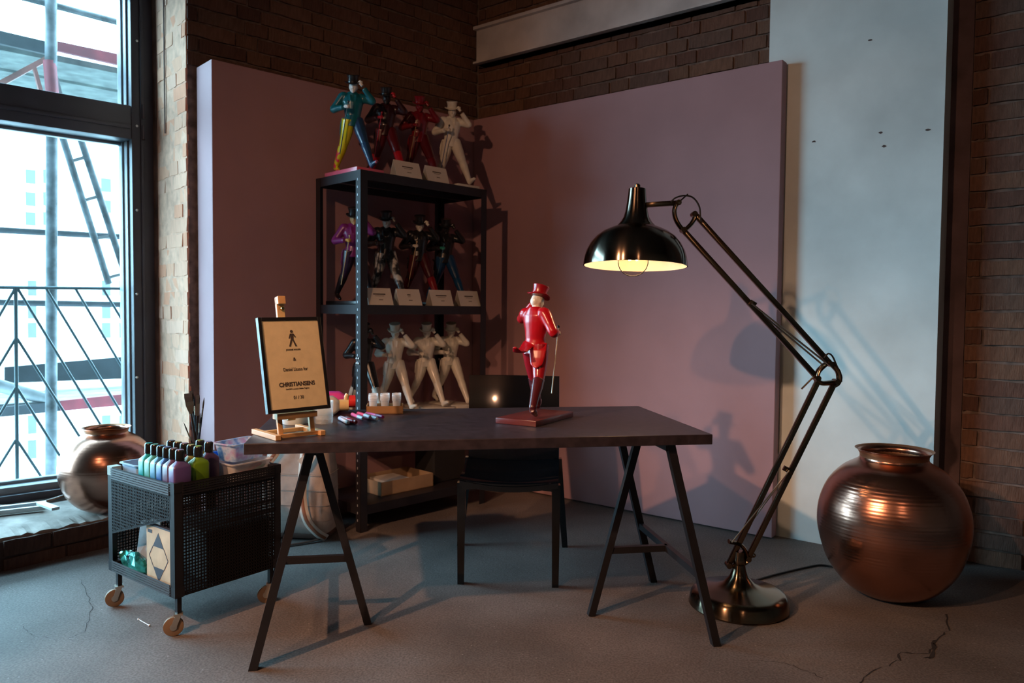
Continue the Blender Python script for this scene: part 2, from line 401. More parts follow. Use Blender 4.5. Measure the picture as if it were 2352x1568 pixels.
pt = bpy.data.lights.new('window_portal', 'AREA'); pt.shape = 'RECTANGLE'; pt.size = -WL; pt.size_y = WH - 0.15; pt.cycles.is_portal = True
po = bpy.data.objects.new('window_portal', pt); C.objects.link(po); po.location = ML @ V(WL / 2, TH + 0.03, (WH + 0.15) / 2)
po.rotation_euler = (-OD).to_track_quat('-Z', 'Y').to_euler()
#@@OUTSIDE
def opt(x, y, d): return onpl(x, y, K0 + OD * d, OD)
IRON = mat('teal_grey_painted_iron', (0.045, 0.085, 0.10), 0.5)
rl = thing('balcony_railing', 'thin teal iron railing with chevron bars outside the window', 'railing', opt(38, 1110, 0.8))
O = rl.location
def rbar(name, a, b, r): MB().tube([opt(*a, 0.8), opt(*b, 0.8)], r, 8).build(name, IRON, rl, 60, off=O)
rbar('top_rail', (-500, 655), (330, 663), 0.009)
rbar('upright', (36, 661), (40, 1150), 0.010)
rbar('bottom_rail', (-300, 1190), (330, 1078), 0.009)
for a, b in (((41, 663), (310, 1105)), ((105, 661), (310, 1000)), ((173, 662), (310, 893)), ((236, 662), (310, 783)), ((38, 775), (245, 1100)), ((39, 890), (170, 1098)), ((39, 1010), (105, 1110))):
    rbar('bar', a, b, 0.0075)
    rbar('bar', (75 - a[0], a[1]), (75 - b[0], b[1] + (b[0] - 38) * .1), 0.0075)
SD = 1.35
sc = thing('scaffolding', 'weathered scaffold of poles, planks and red boards outside the window', 'scaffold', opt(117, 1200, SD)); O2 = sc.location
STEEL = mat('weathered_scaffold_steel', (0.07, 0.08, 0.088), 0.6, var=0.48, scale=9)
RUST = mat('red_oxide_scaffold_paint', (0.22, 0.018, 0.03), 0.6, var=0.2)
SALM = mat('faded_salmon_paint', (0.28, 0.10, 0.075), 0.7, var=0.2)
DECK = mat('grey_green_deck_planks', (0.06, 0.07, 0.06), 0.8, var=0.3, scale=10)
LGREY = mat('pale_deck_boards', (0.16, 0.17, 0.175), 0.8, var=0.15, scale=10)
DKB = mat('dark_toe_board', (0.02, 0.024, 0.03), 0.8, var=0.2)
def stube(name, a, b, r, m=STEEL, d=SD, d2=None):
    MB().tube([opt(*a, d), opt(*b, d if d2 is None else d2)], r, 10).build(name, m, sc, 50, off=O2)
stube('pole', (117, -500), (117, 150), 0.033); stube('pole', (114, 140), (121, 230), 0.036, RUST); stube('pole', (119, 228), (117, 1250), 0.033)
def plate(name, quad, m, d, d2=None, th=0.03):
    P = [opt(x, y, d if (i < 2 or d2 is None) else d2) for i, (x, y) in enumerate(quad)]
    n = (P[1] - P[0]).cross(P[3] - P[0]).normalized() * th
    MB().add(P + [p + n for p in P], [(0, 1, 2, 3), (7, 6, 5, 4), (0, 1, 5, 4), (1, 2, 6, 5), (2, 3, 7, 6), (3, 0, 4, 7)]).build(name, m, sc, off=O2)
stube('ledger', (-150, -60), (320, 64), 0.022, STEEL, SD + 0.05)
plate('toe_board', [(-150, 35), (112, 96), (112, 125), (-150, 66)], DKB, SD + 0.06)
plate('toe_board', [(132, 94), (330, 136), (330, 162), (132, 116)], RUST, SD + 0.06)
for k in range(7):        # planks of the upper deck, seen from beneath
    d0 = SD + 0.15 + k * 0.24
    a, b = opt(-200, 78, SD + 0.1), opt(330, 140, SD + 0.1)
    zd = (a.z + b.z) / 2 - 0.02 + 0.012 * (k % 2)
    mb = MB(); mb.box((-1.2, d0 + 0.11, zd), (5.2, 0.215, 0.04), ML); mb.build('deck_plank', DECK, sc, off=O2)
plate('bracket_beam', [(-40, 205), (105, 128), (105, 142), (-40, 222)], SALM, SD + 0.05, th=0.05)
plate('brace', [(75, 150), (82, 148), (104, 225), (94, 225)], SALM, SD + 0.05)
plate('brace', [(128, 170), (134, 178), (146, 225), (138, 225)], LGREY, SD + 0.05)
stube('ladder_rail', (134, 285), (250, 652), 0.022, STEEL, SD + 0.1); stube('ladder_rail', (174, 285), (300, 668), 0.022, STEEL, SD + 0.1)
for (a, b) in (((157, 372), (192, 362)), ((187, 462), (222, 452)), ((214, 548), (250, 543)), ((240, 640), (277, 630))): stube('ladder_rung', a, b, 0.011, LGREY, SD + 0.1)
stube('ledger', (-150, 520), (320, 546), 0.020, DKB, SD + 0.3); stube('ledger', (-150, 692), (320, 700), 0.020, DKB, SD + 0.3)
plate('toe_board', [(11, 843), (330, 815), (330, 868), (11, 880)], DKB, SD + 1.0)
for k in range(4):
    a = opt(150, 925, SD + 0.25); mb = MB(); mb.box((-1.2, SD + 0.36 + k * 0.2, a.z), (5.2, 0.19, 0.035), ML); mb.build('deck_plank', LGREY, sc, off=O2)
plate('toe_board', [(139, 920), (330, 900), (330, 926), (139, 944)], RUST, SD + 0.2)
plate('toe_board', [(-150, 950), (139, 922), (139, 944), (-150, 972)], DKB, SD + 0.21)
stube('brace', (-60, 868), (118, 920), 0.04, LGREY, SD + 0.25)
BD = 13.0
struct('ground', MB().box((-4, 75.7, -7.0), (400, 150, 0.2), ML), mat('courtyard_ground', (.16, .16, .16), .9))
bl = thing('apartment_building', 'white rendered house front across the courtyard, seen through the window', 'building', opt(150, 1100, BD)); O3 = bl.location
FAC = mat('white_render', (0.80, 0.80, 0.78), 0.9, var=0.02)
q = [opt(-700, 330, BD), opt(330, 330, BD)]
za, zb_ = -9.0, opt(100, 240, BD).z
mb = MB(); mb.box((1.5, BD + 0.4, (za + 6.2) / 2), (15, 0.7, 6.2 - za), ML); mb.build('facade', FAC, bl, off=O3)
WG = mat('dark_window_pane', (0.022, 0.028, 0.028), 0.3); WF = mat('white_window_frame', (0.85, 0.85, 0.85), 0.6)
def bwin(x0, y0, x1, y1):
    a = ML.inverted() @ opt(x0, y0, BD); b = ML.inverted() @ opt(x1, y1, BD)
    w_, h_ = abs(b.x - a.x), abs(a.z - b.z); cx, cz = (a.x + b.x) / 2, (a.z + b.z) / 2
    fr = MB().box((cx, BD + 0.02, cz), (w_ * 1.25, 0.1, h_ * 1.2), ML).build('window', WF, bl, off=O3)
    MB().box((cx, BD - 0.025, cz), (w_, 0.02, h_), ML).build('pane', WG, fr, off=O3)
for x in (57, 97, 230):
    for (y0, y1) in ((388, 424), (440, 475), (486, 519)) if x < 200 else ((408, 443), (458, 490)): bwin(x, y0, x + 25, y1)
for x in (62, 102, 232, 272):
    for (y0, y1) in ((643, 680), (702, 732), (740, 776), (953, 995), (1010, 1052)): bwin(x, y0, x + 22, y1)
#@@PANELS
HB = 2.38
def panel(name, p0, p1, th, out, label):
    p0, p1 = V(*p0, 0), V(*p1, 0); x = (p1 - p0); l = x.length; x.normalize(); n = V(-x.y, x.x, 0) * out
    M = frame(p0, x, n); mb = MB(); mb.box((l / 2, th / 2, HB / 2 + 0.004), (l, th, HB - 0.008), bev=0.003)
    o = mb.build(name, PANEL); o.matrix_world = M; return tag(o, label, 'display panel', 'mauve display panels')
panel('display_panel', (-1.51, 3.825), (-0.245, 5.02), 0.195, 1, 'thick mauve display panel leaning beside the window jamb behind the rack')
pr_ = panel('display_panel', (-0.262, 4.994), (1.315, 3.762), 0.065, 1, 'wide mauve display panel behind the desk and floor lamp')
# floor cracks
CR = mat('floor_crack', (0.025, 0.018, 0.016), 0.95)
def crack(pts, w0, lab):
    mb = MB(); P = [onz(*p) for p in pts]; out = []
    for i in range(len(P) - 1):
        for k in range(5):
            q = P[i].lerp(P[i + 1], k / 5); out.append(q + V(random.uniform(-.006, .006), random.uniform(-.008, .008), 0))
    L_, R_ = [], []
    for i, q in enumerate(out):
        ww = w0 * random.uniform(.3, 1.2); L_.append(q + V(-ww, 0, 0.0012)); R_.append(q + V(ww, ww * .5, 0.0012))
    n = len(out); vs = L_ + R_
    mb.add(vs, [(i, i + 1, n + i + 1, n + i) for i in range(n - 1)]).build('crack', CR, floor)
crack([(2172, 1412), (2180, 1448), (2148, 1472), (2140, 1500), (2070, 1500), (2060, 1518), (2000, 1545), (1965, 1575)], 0.0045, '')
crack([(2145, 1470), (2140, 1510), (2120, 1510)], 0.010, '')
crack([(1735, 1515), (1800, 1522), (1850, 1540), (1900, 1562)], 0.0015, '')
crack([(188, 1330), (205, 1375), (210, 1405), (195, 1450), (150, 1470)], 0.0012, '')
crack([(50, 1440), (75, 1460), (130, 1470), (205, 1470)], 0.0010, '')
#@@DESK
TY = 0.16678
TX = V(math.cos(TY), math.sin(TY), 0); TN = V(-TX.y, TX.x, 0)
T0 = V(-0.8061, 2.2621, 0)
mb = MB(); mb.box((0.75, 0.375, 0.717), (1.5, 0.75, 0.034), bev=0.002)
o = mb.build('desk_top', BLACKWOOD); o.location = T0; o.rotation_euler = (0, 0, TY)
tag(o, 'long black-brown desk top resting on two steel trestles', 'desk top')
TZ = 0.734
def trestle(f1, f2, f3, label):
    f1, f2, f3 = V(*f1, 0), V(*f2, 0), V(*f3, 0); u = (f2 - f1).normalized(); mid = (f1 + f2) / 2
    wv = (f3 - mid); wv -= u * wv.dot(u); sp = wv.length; wv.normalize()
    t = thing('trestle', label, 'trestle', mid, 0, 'black steel desk trestles')
    ztop, bw, bh = 0.698, 0.028, 0.028
    top = wv * (sp * 0.49)
    for f in (f1, f2):
        b = f - mid; a = b * 0.97 + top * 0.90
        mb = MB()
        rings = []
        for (c, z) in ((a + top * 0.1, ztop), (a, 0.625), (b + (a - b) * 0.0, 0.0)):
            rings.append([c + u * sx_ * bw / 2 + wv * sy_ * bh / 2 + V(0, 0, z) for sx_, sy_ in ((-1, -1), (1, -1), (1, 1), (-1, 1))])
        mb.loft(rings).build('leg', BLACKSTEEL, t)
    b3 = f3 - mid
    MB().bar(b3, top * 1.0 + V(0, 0, ztop - 0.005), 0.026, 0.026, up=u).build('leg', BLACKSTEEL, t)
    MB().bar((f1 - mid) + top + V(0, 0, ztop - 0.012), (f2 - mid) + top + V(0, 0, ztop - 0.012), 0.034, 0.022).build('top_rail', BLACKSTEEL, t)
    zr = 0.245; k = zr / 0.62
    c1 = (f1 - mid).lerp((f1 - mid) * 0.97 + top * 0.9, k); c2 = (f2 - mid).lerp((f2 - mid) * 0.97 + top * 0.9, k)
    MB().bar(c1 + V(0, 0, zr), c2 + V(0, 0, zr), 0.02, 0.024).build('stretcher', BLACKSTEEL, t)
    c3 = b3.lerp(top, zr / 0.69)
    MB().bar((c1 + c2) / 2 + V(0, 0, zr), c3 + V(0, 0, zr), 0.02, 0.024).build('stretcher', BLACKSTEEL, t)
    return t
trestle((0.709, 2.552), (0.606, 3.158), (0.305, 2.795), 'black steel trestle under the lamp end of the desk')
trestle((-0.811, 2.350), (-0.945, 2.935), (-0.515, 2.703), 'black steel trestle under the easel end of the desk beside the cart')
#@@RACK
F = V(-0.764, 3.812, 0); eR = V(math.cos(45.5 * D2R), math.sin(45.5 * D2R), 0); eL = V(-eR.y, eR.x, 0)
RW, RDp, RH = 0.87, 0.42, 1.839
RACKM = mat('black_rack_steel', (0.020, 0.018, 0.023), 0.45, var=0.08, spec=.35)
rk = thing('storage_rack', 'black steel storage rack with four shelves between the mauve panels', 'rack', F, 45.5 * D2R)
PWD = 0.042
for (x, y, sxn, syn) in ((0, 0, 1, 1), (RW, 0, -1, 1), (RW, RDp, -1, -1), (0, RDp, 1, -1)):
    mb = MB(); mb.box((x + sxn * PWD / 2, y + syn * 0.001, RH / 2), (PWD, 0.002, RH)); mb.box((x + sxn * 0.001, y + syn * PWD / 2, RH / 2), (0.002, PWD, RH))
    p = mb.build('post', RACKM, rk)
    if x == 0 and y == 0:
        for k in range(46):
            z = 0.06 + k * 0.0385
            if z < RH - 0.02:
                hb = MB(); hb.box((-0.0006, 0.026, z), (0.0012, 0.006, 0.012)); h = hb.build('slot', mat('pale_slot_edge', (0.45, 0.5, 0.55), 0.5, 0.3), p)
SHZ = [RH, 1.162, 0.565, 0.135]
for z in SHZ:
    mb = MB(); mb.box((RW / 2, RDp / 2, z - 0.004), (RW - 0.006, RDp - 0.006, 0.008))
    for (cx, cy, sx_, sy_) in ((RW / 2, 0.004, RW - 0.02, 0.003), (RW / 2, RDp - 0.004, RW - 0.02, 0.003), (0.004, RDp / 2, 0.003, RDp - 0.02), (RW - 0.004, RDp / 2, 0.003, RDp - 0.02)):
        mb.box((cx, cy, z - 0.0235), (sx_, sy_, 0.047))
    mb.box((RW / 2, RDp / 2, z - 0.03), (RW - 0.02, 0.03, 0.03))
    mb.build('shelf', RACKM, rk)
for (y_) in (0.014, 0.032):
    for z in (SHZ[2] + 0.30, SHZ[2] + 0.325):
        MB().ell((-0.003, y_, z), (0.003, 0.005, 0.007)).build('bolt', mat('zinc_bolt', (0.6, 0.65, 0.7), 0.3, 0.8), rk, 60)
def rackpt(a, b, z): return F + eR * a + eL * b + V(0, 0, z)
#@@STATUES
def chain(mb, pts, rs, seg=12): mb.tube(smoothpath(pts, 5), [rs[0]] + [None] * 0 if False else interp(rs, len(pts), 5), seg)
def interp(rs, n, k):
    out = []
    for i in range(n - 1):
        for j in range(k): out.append(rs[i] + (rs[i + 1] - rs[i]) * j / k)
    return out + [rs[-1]]
TW = -30 * D2R
def tw(x, y, z): return V(x * math.cos(TW) - y * math.sin(TW), x * math.sin(TW) + y * math.cos(TW), z)
def make_statue_meshes():
    P = {}
    # legs (tight trousers), right is the trailing one
    HR, KR, AR = V(-.02, -.085, .96), V(-.17, -.10, .55), V(-.47, -.085, .16)
    HL, KL, AL = V(.03, .085, .96), V(.29, .085, .54), V(.53, .075, .11)
    for nm, h, k, a in (('leg_rear', HR, KR, AR), ('leg_front', HL, KL, AL)):
        mb = MB(); chain(mb, [h + V(0, 0, .06), h.lerp(k, .45) + V(.015, 0, 0), k, k.lerp(a, .22)], [.128, .116, .086, .080]); P[nm] = fuse(mb, .012, nm)
    for nm, k, a, toe, heel in (('boot_rear', KR, AR, V(-.31, -.10, .035), V(-.52, -.085, .12)), ('boot_front', KL, AL, V(.72, .08, .135), V(.50, .075, .035))):
        mb = MB(); chain(mb, [k + (a - k) * .06, k.lerp(a, .28), k.lerp(a, .55), a], [.088, .088, .074, .056])
        chain(mb, [a, heel + V(.03, 0, .02)], [.05, .045]); chain(mb, [heel + V(.02, 0, .01), heel.lerp(toe, .5) + V(0, 0, .02), toe], [.042, .048, .03])
        mb.ell(k + (a - k) * .08, (.094, .094, .03)); P[nm] = fuse(mb, .011, nm)
    # coat: torso, sleeves, tails
    mb = MB(); rings = []
    for z, rx, ry, ox in ((.88, .14, .18, -.01), (1.0, .135, .172, 0), (1.10, .122, .155, .005), (1.22, .14, .175, .012), (1.34, .152, .205, .012), (1.44, .135, .215, .0), (1.51, .10, .15, -.01), (1.565, .075, .09, -.008)):
        f = 1 if z > 1.15 else max(0, (z - .85) / .3); a = TW * f
        rings.append([V((rx * math.cos(q) + ox) * math.cos(a) - ry * math.sin(q) * math.sin(a), (rx * math.cos(q) + ox) * math.sin(a) + ry * math.sin(q) * math.cos(a), z) for q in [2 * math.pi * k / 20 for k in range(20)]])
    mb.loft(rings)
    SL, SR = V(.085, .165, 1.455), V(-.10, -.165, 1.455)
    EL, HLd = V(.285, .275, 1.385), V(.235, .045, 1.675)
    ER, HRd = V(-.20, -.315, 1.20), V(.20, -.285, 1.195)
    chain(mb, [SL - V(.02, .04, 0), SL, SL.lerp(EL, .55), EL, EL.lerp(HLd, .35), EL.lerp(HLd, .78)], [.10, .096, .078, .070, .060, .050])
    chain(mb, [SR + V(.02, .04, 0), SR, SR.lerp(ER, .55), ER, ER.lerp(HRd, .35), ER.lerp(HRd, .80)], [.10, .096, .078, .070, .060, .050])
    def tail(pts, ws, th=.022):
        rg = []
        for i, (p, w_) in enumerate(zip(pts, ws)):
            p = Vector(p); rg.append([p + V(0, w_ * math.cos(q), 0) + V(-.35, 0, 1).normalized() * (th * math.sin(q)) for q in [2 * math.pi * k / 12 for k in range(12)]])
        mb.loft(rg)
    tail([(-.04, .07, 1.06), (-.18, .09, .98), (-.34, .115, .93), (-.48, .14, .94), (-.58, .15, 1.00)], [.10, .095, .085, .07, .03])
    rg = []                                   # the second tail falls over the trailing thigh
    for z, x, w_ in ((1.05, -.07, .13), (.95, -.135, .13), (.84, -.17, .115), (.74, -.215, .09), (.70, -.235, .03)):
        rg.append([V(x + .026 * math.cos(q), -.075 + w_ * math.sin(q), z) for q in [2 * math.pi * k / 12 for k in range(12)]])
    mb.loft(rg)
    chain(mb, [tw(-.03, .075, 1.50), tw(-.055, 0, 1.535), tw(-.03, -.075, 1.50)], [.03, .034, .03])
    chain(mb, [tw(.10, .06, 1.49), tw(.135, .045, 1.36), tw(.12, .02, 1.18)], [.022, .028, .012]); chain(mb, [tw(.10, -.06, 1.49), tw(.135, -.045, 1.36), tw(.12, -.02, 1.18)], [.022, .028, .012])
    P['coat'] = fuse(mb, .0115, 'coat', 3)
    # head
    A = -42 * D2R
    HM = Matrix.Translation((.055, -.02, 1.655)) @ rz4(A) @ Matrix.Rotation(14 * D2R, 4, 'Y')
    mb = MB(); mb.ell((0, 0, 0), (.104, .086, .122)); mb.ell((.035, 0, -.06), (.062, .055, .06)); mb.ell((.098, 0, -.015), (.024, .013, .028)); mb.ell((.078, 0, .028), (.024, .055, .014))
    mb.ell((.082, 0, -.062), (.018, .028, .009)); mb.ell((.08, 0, -.098), (.022, .026, .02))
    for s_ in (1, -1): mb.ell((.0, .079 * s_, -.01), (.022, .012, .032)); mb.ell((.075, .032 * s_, -.035), (.024, .022, .02))
    mb.ell((-.05, 0, -.02), (.06, .07, .08)); mb.v = [HM @ p for p in mb.v]
    chain(mb, [V(.0, -.0, 1.49), V(.03, -.01, 1.60)], [.062, .056]); P['head'] = fuse(mb, .0085, 'head', 2)
    # hat
    HT = HM @ Matrix.Translation((.0, 0, .06)) @ Matrix.Rotation(4 * D2R, 4, 'Y')
    mb = MB(); mb.lathe([(.09, -.004), (.162, .0), (.170, .012), (.162, .020), (.115, .014), (.108, .02), (.104, .07), (.110, .115), (.122, .155), (.118, .162), (.02, .158), (.002, .158)], 28, HT)
    for i, p in enumerate(mb.v):
        q = HT.inverted() @ p
        if math.hypot(q.x, q.y) > .12 and q.z < .05: mb.v[i] = HT @ V(q.x * 1.05, q.y * .98, q.z + .02 * (abs(q.y) / .15) ** 2 - .008 * (q.x / .15) ** 2)
    P['hat'] = mb.mesh('hat', 35)
    mb = MB(); mb.lathe([(.1085, .022), (.1125, .026), (.1105, .046), (.1065, .050)], 28, HT); P['hat_band'] = mb.mesh('hat_band', 35)
    # hands
    def hand(c, d, side):
        mb = MB(); d = Vector(d).normalized(); n = side; mb.ell(c, (.034, .034, .034))
        b = d.cross(n).normalized(); up = n
        for k in range(4):
            o_ = b * (.026 - .0175 * k); ll = (.9, 1.0, .95, .8)[k]
            chain(mb, [c + o_ + d * .015 + up * .018, c + o_ + d * .052 * ll + up * .012, c + o_ + d * .056 * ll - up * .016, c + o_ + d * .024 - up * .03], [.0125, .0125, .012, .0105], 8)
        chain(mb, [c + b * .028 - d * .005, c + b * .042 + d * .02 - up * .008, c + b * .028 + d * .045 - up * .022], [.014, .013, .011], 8)
        chain(mb, [c - d * .06, c], [.03, .032], 10)
        return fuse(mb, .006, 'hand', 2)
    P['hand_raised'] = hand(HLd + V(-.01, -.01, .02), V(-.45, -.35, .7), V(.6, -.75, .1).normalized())
    P['hand_cane'] = hand(HRd + V(.03, .0, .0), V(.95, .15, -.1), V(.2, -.4, .85).normalized())
    # cane
    c0 = HRd + V(.055, .0, .0); tip = c0 + V(-.30, .02, -.87); mb = MB(); u = (c0 - tip).normalized()
    mb.tube([tip, c0 + u * .07], .0095, 8); P['cane'] = mb.mesh('cane', 50)
    mb = MB(); mb.ell(c0 + u * .085, (.02, .02, .024)); P['cane_knob'] = mb.mesh('cane_knob', 60)
    mb = MB(); mb.box((.05, 0, -.045), (1.32, .72, .09), bev=.008); P['plinth'] = mb.mesh('plinth', 30)
    return P
SM = make_statue_meshes()
PSC = 0.23
def statue(loc, rz, cols, label, group, sc_=0.26, prz=0.0):
    t = thing('statuette', label, 'statuette', loc, rz, group)
    d = dict(coat=(.7, .68, .62)); d.update(cols); base = d['coat']
    for nm, part in (('leg_rear', 'leg'), ('leg_front', 'leg'), ('boot_rear', 'boot'), ('boot_front', 'boot'), ('coat', 'tailcoat'), ('head', 'head'), ('hat', 'top_hat'), ('hat_band', 'hat_band'), ('hand_raised', 'hand'), ('hand_cane', 'hand'), ('cane', 'cane'), ('cane_knob', 'cane_knob'), ('plinth', 'plinth')):
        c = d.get(nm)
        if c is None: c = d.get({'leg_rear': 'legs', 'leg_front': 'legs', 'boot_rear': 'boots', 'boot_front': 'boots', 'hat_band': 'hat', 'hand_raised': 'hands', 'hand_cane': 'hands', 'cane_knob': 'cane'}.get(nm, nm), base)
        m = c if isinstance(c, bpy.types.Material) else paint(c, d.get('rough', .28))
        o = link(part, SM[nm], m, t)
        k = PSC if nm == 'plinth' else sc_
        o.scale = (k,) * 3; o.location = (0, 0, .09 * PSC)
        if nm == 'plinth': o.rotation_euler = (0, 0, prz)
    return t
WHT = (.70, .665, .58); BLK = (.012, .012, .014); DRED = (.10, .006, .01); RED = (.42, .008, .018)
MARB = mat('marbled_grey_paint', (.4, .38, .36), .3)
_r = [n for n in MARB.node_tree.nodes if n.type == 'VALTORGB'][0].color_ramp.elements; _r[0].color = (.03, .03, .035, 1); _r[1].color = (.62, .6, .55, 1); _r[0].position = .45; _r[1].position = .56
[n for n in MARB.node_tree.nodes if n.type == 'TEX_NOISE'][0].inputs['Scale'].default_value = 5
YEL = mat('yellow_red_splash', (.75, .66, .02), .28)
_r = [n for n in YEL.node_tree.nodes if n.type == 'VALTORGB'][0].color_ramp.elements; _r[0].color = (.75, .01, .08, 1); _r[1].color = (.72, .66, .01, 1); _r[0].position = .42; _r[1].position = .48
NPK = mat('navy_pink_splash', (.05, .1, .3), .28)
_r = [n for n in NPK.node_tree.nodes if n.type == 'VALTORGB'][0].color_ramp.elements; _r[0].color = (.55, .12, .2, 1); _r[1].color = (.02, .06, .14, 1); _r[0].position = .36; _r[1].position = .44
FACE = -45 * D2R
rows = [
 (0, 'statuettes on the top shelf', [
  (800, dict(coat=(.006, .13, .17), hat=BLK, head=(.75, .75, .73), hands=(.75, .75, .73), leg_rear=(.72, .66, .01), leg_front=(.02, .06, .14), boot_rear=YEL, boot_front=NPK, plinth=(.72, .12, .2), cane=BLK), 'teal-coated statuette with one yellow leg on a pink plinth'),
  (886, dict(coat=(.03, .006, .008), hat=BLK, head=BLK, hands=RED, legs=DRED, boots=RED, plinth=RED, cane=RED), 'dark statuette in black hat with red hands and red boots'),
  (962, dict(coat=(.16, .006, .012), hat=(.2, .006, .014), head=(.2, .006, .014), hands=(.2, .006, .014), legs=(.09, .005, .01), boots=(.12, .005, .01), plinth=DRED, cane=(.3, .2, .1)), 'glossy all deep red statuette on the top shelf'),
  (1037, dict(coat=WHT, rough=.5, cane=(.12, .15, .3), cane_knob=BLK), 'plain white statuette at the corner end of the top shelf')]),
 (1, 'statuettes on the second shelf', [
  (812, dict(coat=(.20, .02, .17), hat=BLK, head=(.6, .4, .2), hands=(.55, .30, .05), legs=(.03, .01, .04), boots=(.012, .01, .016), plinth=BLK, cane=(.5, .4, .2)), 'purple-coated statuette half hidden behind the rack post'),
  (886, dict(coat=BLK, hat=BLK, head=WHT, hands=(.1, .1, .1), legs=MARB, boots=MARB, plinth=BLK, cane=BLK), 'black-coated statuette with black and white marbled trousers'),
  (962, dict(coat=BLK, hat=BLK, head=WHT, hands=WHT, legs=(.06, .006, .01), boots=(.22, .006, .012), plinth=BLK, cane=(.55, .42, .25)), 'black-coated statuette with white face, gold cane and red trousers'),
  (1030, dict(coat=BLK, hat=BLK, head=BLK, hand_cane=(.03, .3, .24), hand_raised=BLK, legs=(.008, .05, .14), boots=(.006, .06, .16), plinth=BLK, cane=(.05, .12, .2)), 'black-coated statuette with blue trousers and green glove')]),
 (2, 'statuettes on the third shelf', [
  (836, dict(coat=BLK, hat=BLK, head=BLK, hands=BLK, legs=BLK, boots=WHT, plinth=WHT, cane=BLK), 'black statuette with white boots behind the rack post'),
  (906, dict(coat=WHT, rough=.5), 'plain white statuette next to the black one on the third shelf'),
  (978, dict(coat=WHT, rough=.5), 'middle one of three plain white statuettes on the third shelf'),
  (1043, dict(coat=WHT, rough=.5), 'plain white statuette nearest the chair back on the third shelf')])]
for si, grp, lst in rows:
    z = SHZ[si]
    for j, (px, cols, lab) in enumerate(lst):
        P0 = F + eL * (0.255 if (si == 1 or (si == 0 and j in (1, 2))) else 0.205)
        s_ = min(.772, max(.09, online(px, P0, eR, z + 0.22))); p = P0 + eR * s_
        statue((p.x, p.y, z + 0.0005), FACE + random.uniform(-.04, .04), cols, lab, grp, (.266, .266, .255)[si])
pc_ = (onz(1145.5, 969, TZ) + onz(1311.5, 952, TZ)) / 2
statue((0.085, 2.795, TZ + 0.0005), 75 * D2R, dict(coat=(.42, .003, .010), hat=(.28, .003, .010), head=(.72, .68, .58), hands=(.72, .68, .58), legs=(.30, .005, .014), boots=(.07, .008, .012), plinth=(.12, .022, .02), cane=(.55, .48, .36), cane_knob=BLK), 'red-coated statuette with pale head seen from behind on the desk', 'statuettes in top hats', .256, -15 * D2R)
#@@CARDS
CARDM = mat('white_card', (.66, .60, .52), .8, var=.03); INK = mat('printed_ink', (.05, .035, .03), .8)
def card(px, z, w_, label, nm):
    P0 = F + eL * 0.042; s_ = online(px, P0, eR, z + 0.04); p = P0 + eR * s_
    t = thing('name_card', label, 'name card', (p.x, p.y, z + 0.0005), 45.5 * D2R, 'folded name cards on the rack')
    h, dp = 0.088, 0.032; th = .0012
    MB().add([(-w_/2, -dp, 0), (w_/2, -dp, 0), (w_/2, 0, h), (-w_/2, 0, h), (-w_/2, -dp + th, 0), (w_/2, -dp + th, 0), (w_/2, th, h - .001), (-w_/2, th, h - .001)], [(0, 1, 2, 3), (7, 6, 5, 4), (0, 1, 5, 4), (1, 2, 6, 5), (2, 3, 7, 6), (3, 0, 4, 7)]).build('front_leaf', CARDM, t)
    MB().add([(-w_/2, dp, 0), (w_/2, dp, 0), (w_/2, 0.001, h), (-w_/2, 0.001, h), (-w_/2, dp - th, 0), (w_/2, dp - th, 0), (w_/2, .0005, h - .003), (-w_/2, .0005, h - .003)], [(0, 1, 2, 3), (7, 6, 5, 4), (0, 1, 5, 4), (1, 2, 6, 5), (2, 3, 7, 6), (3, 0, 4, 7)]).build('back_leaf', CARDM, t)
    ax = V(0, dp, h).normalized(); nn_ = V(0, -h, dp).normalized()
    def mark(u, v, ww, hh):
        c = V(u, -dp, 0) + ax * v + nn_ * .0006; mb = MB()
        mb.bar(c - V(ww / 2, 0, 0), c + V(ww / 2, 0, 0), hh, .0006, up=nn_); return mb
    mark(0, .060, w_ * nm, .0055).build('print_line', INK, t); mark(0, .050, w_ * nm * .75, .0016).build('print_line', INK, t); mark(0.004, .029, w_ * .16, .0030).build('print_line', INK, t)
card(933, SHZ[0], .17, 'folded white card at the feet of the dark red-booted statuette', .42); card(1000, SHZ[0], .15, 'folded white card beside the white statuette on the top shelf', .4)
for px, lab, nm in ((868, 'folded white card next to the perforated rack post, second shelf', .5), (936, 'folded white card below the marbled-trouser statuette', .14), (1010, 'folded white card below the gold-cane statuette', .5), (1073, 'folded white card below the blue-trouser statuette', .42)):
    card(px, SHZ[1], .155, lab, nm)
# open cardboard tray on the lowest rack shelf
KRAFT = mat('kraft_cardboard', (.40, .27, .16), .85, var=.08); 
t = thing('cardboard_tray', 'open cardboard tray holding white sheets on the lowest rack shelf', 'box', rackpt(.20, .10, SHZ[3] + .0005), 45.5 * D2R)
mb = MB(); bw, bd, bh = .36, .24, .075
mb.box((bw / 2, bd / 2, .002), (bw, bd, .004))
for (cx, cy, sx_, sy_) in ((bw / 2, .002, bw, .004), (bw / 2, bd - .002, bw, .004), (.002, bd / 2, .004, bd), (bw - .002, bd / 2, .004, bd)): mb.box((cx, cy, bh / 2), (sx_, sy_, bh))
mb.build('tray', KRAFT, t)
MB().box((bw * .42, bd * .45, .055), (.16, .20, .012)).build('sheet_pack', CARDM, t)
t = single('storage_box', MB().box((.12, .09, .11), (.24, .18, .22), bev=.006), mat('black_fabric_box', (.016, .014, .015), .8), rackpt(.60, .14, SHZ[3] + .0005), 'black box at the dark corner of the lowest rack shelf', 'box', rz=45.5 * D2R)
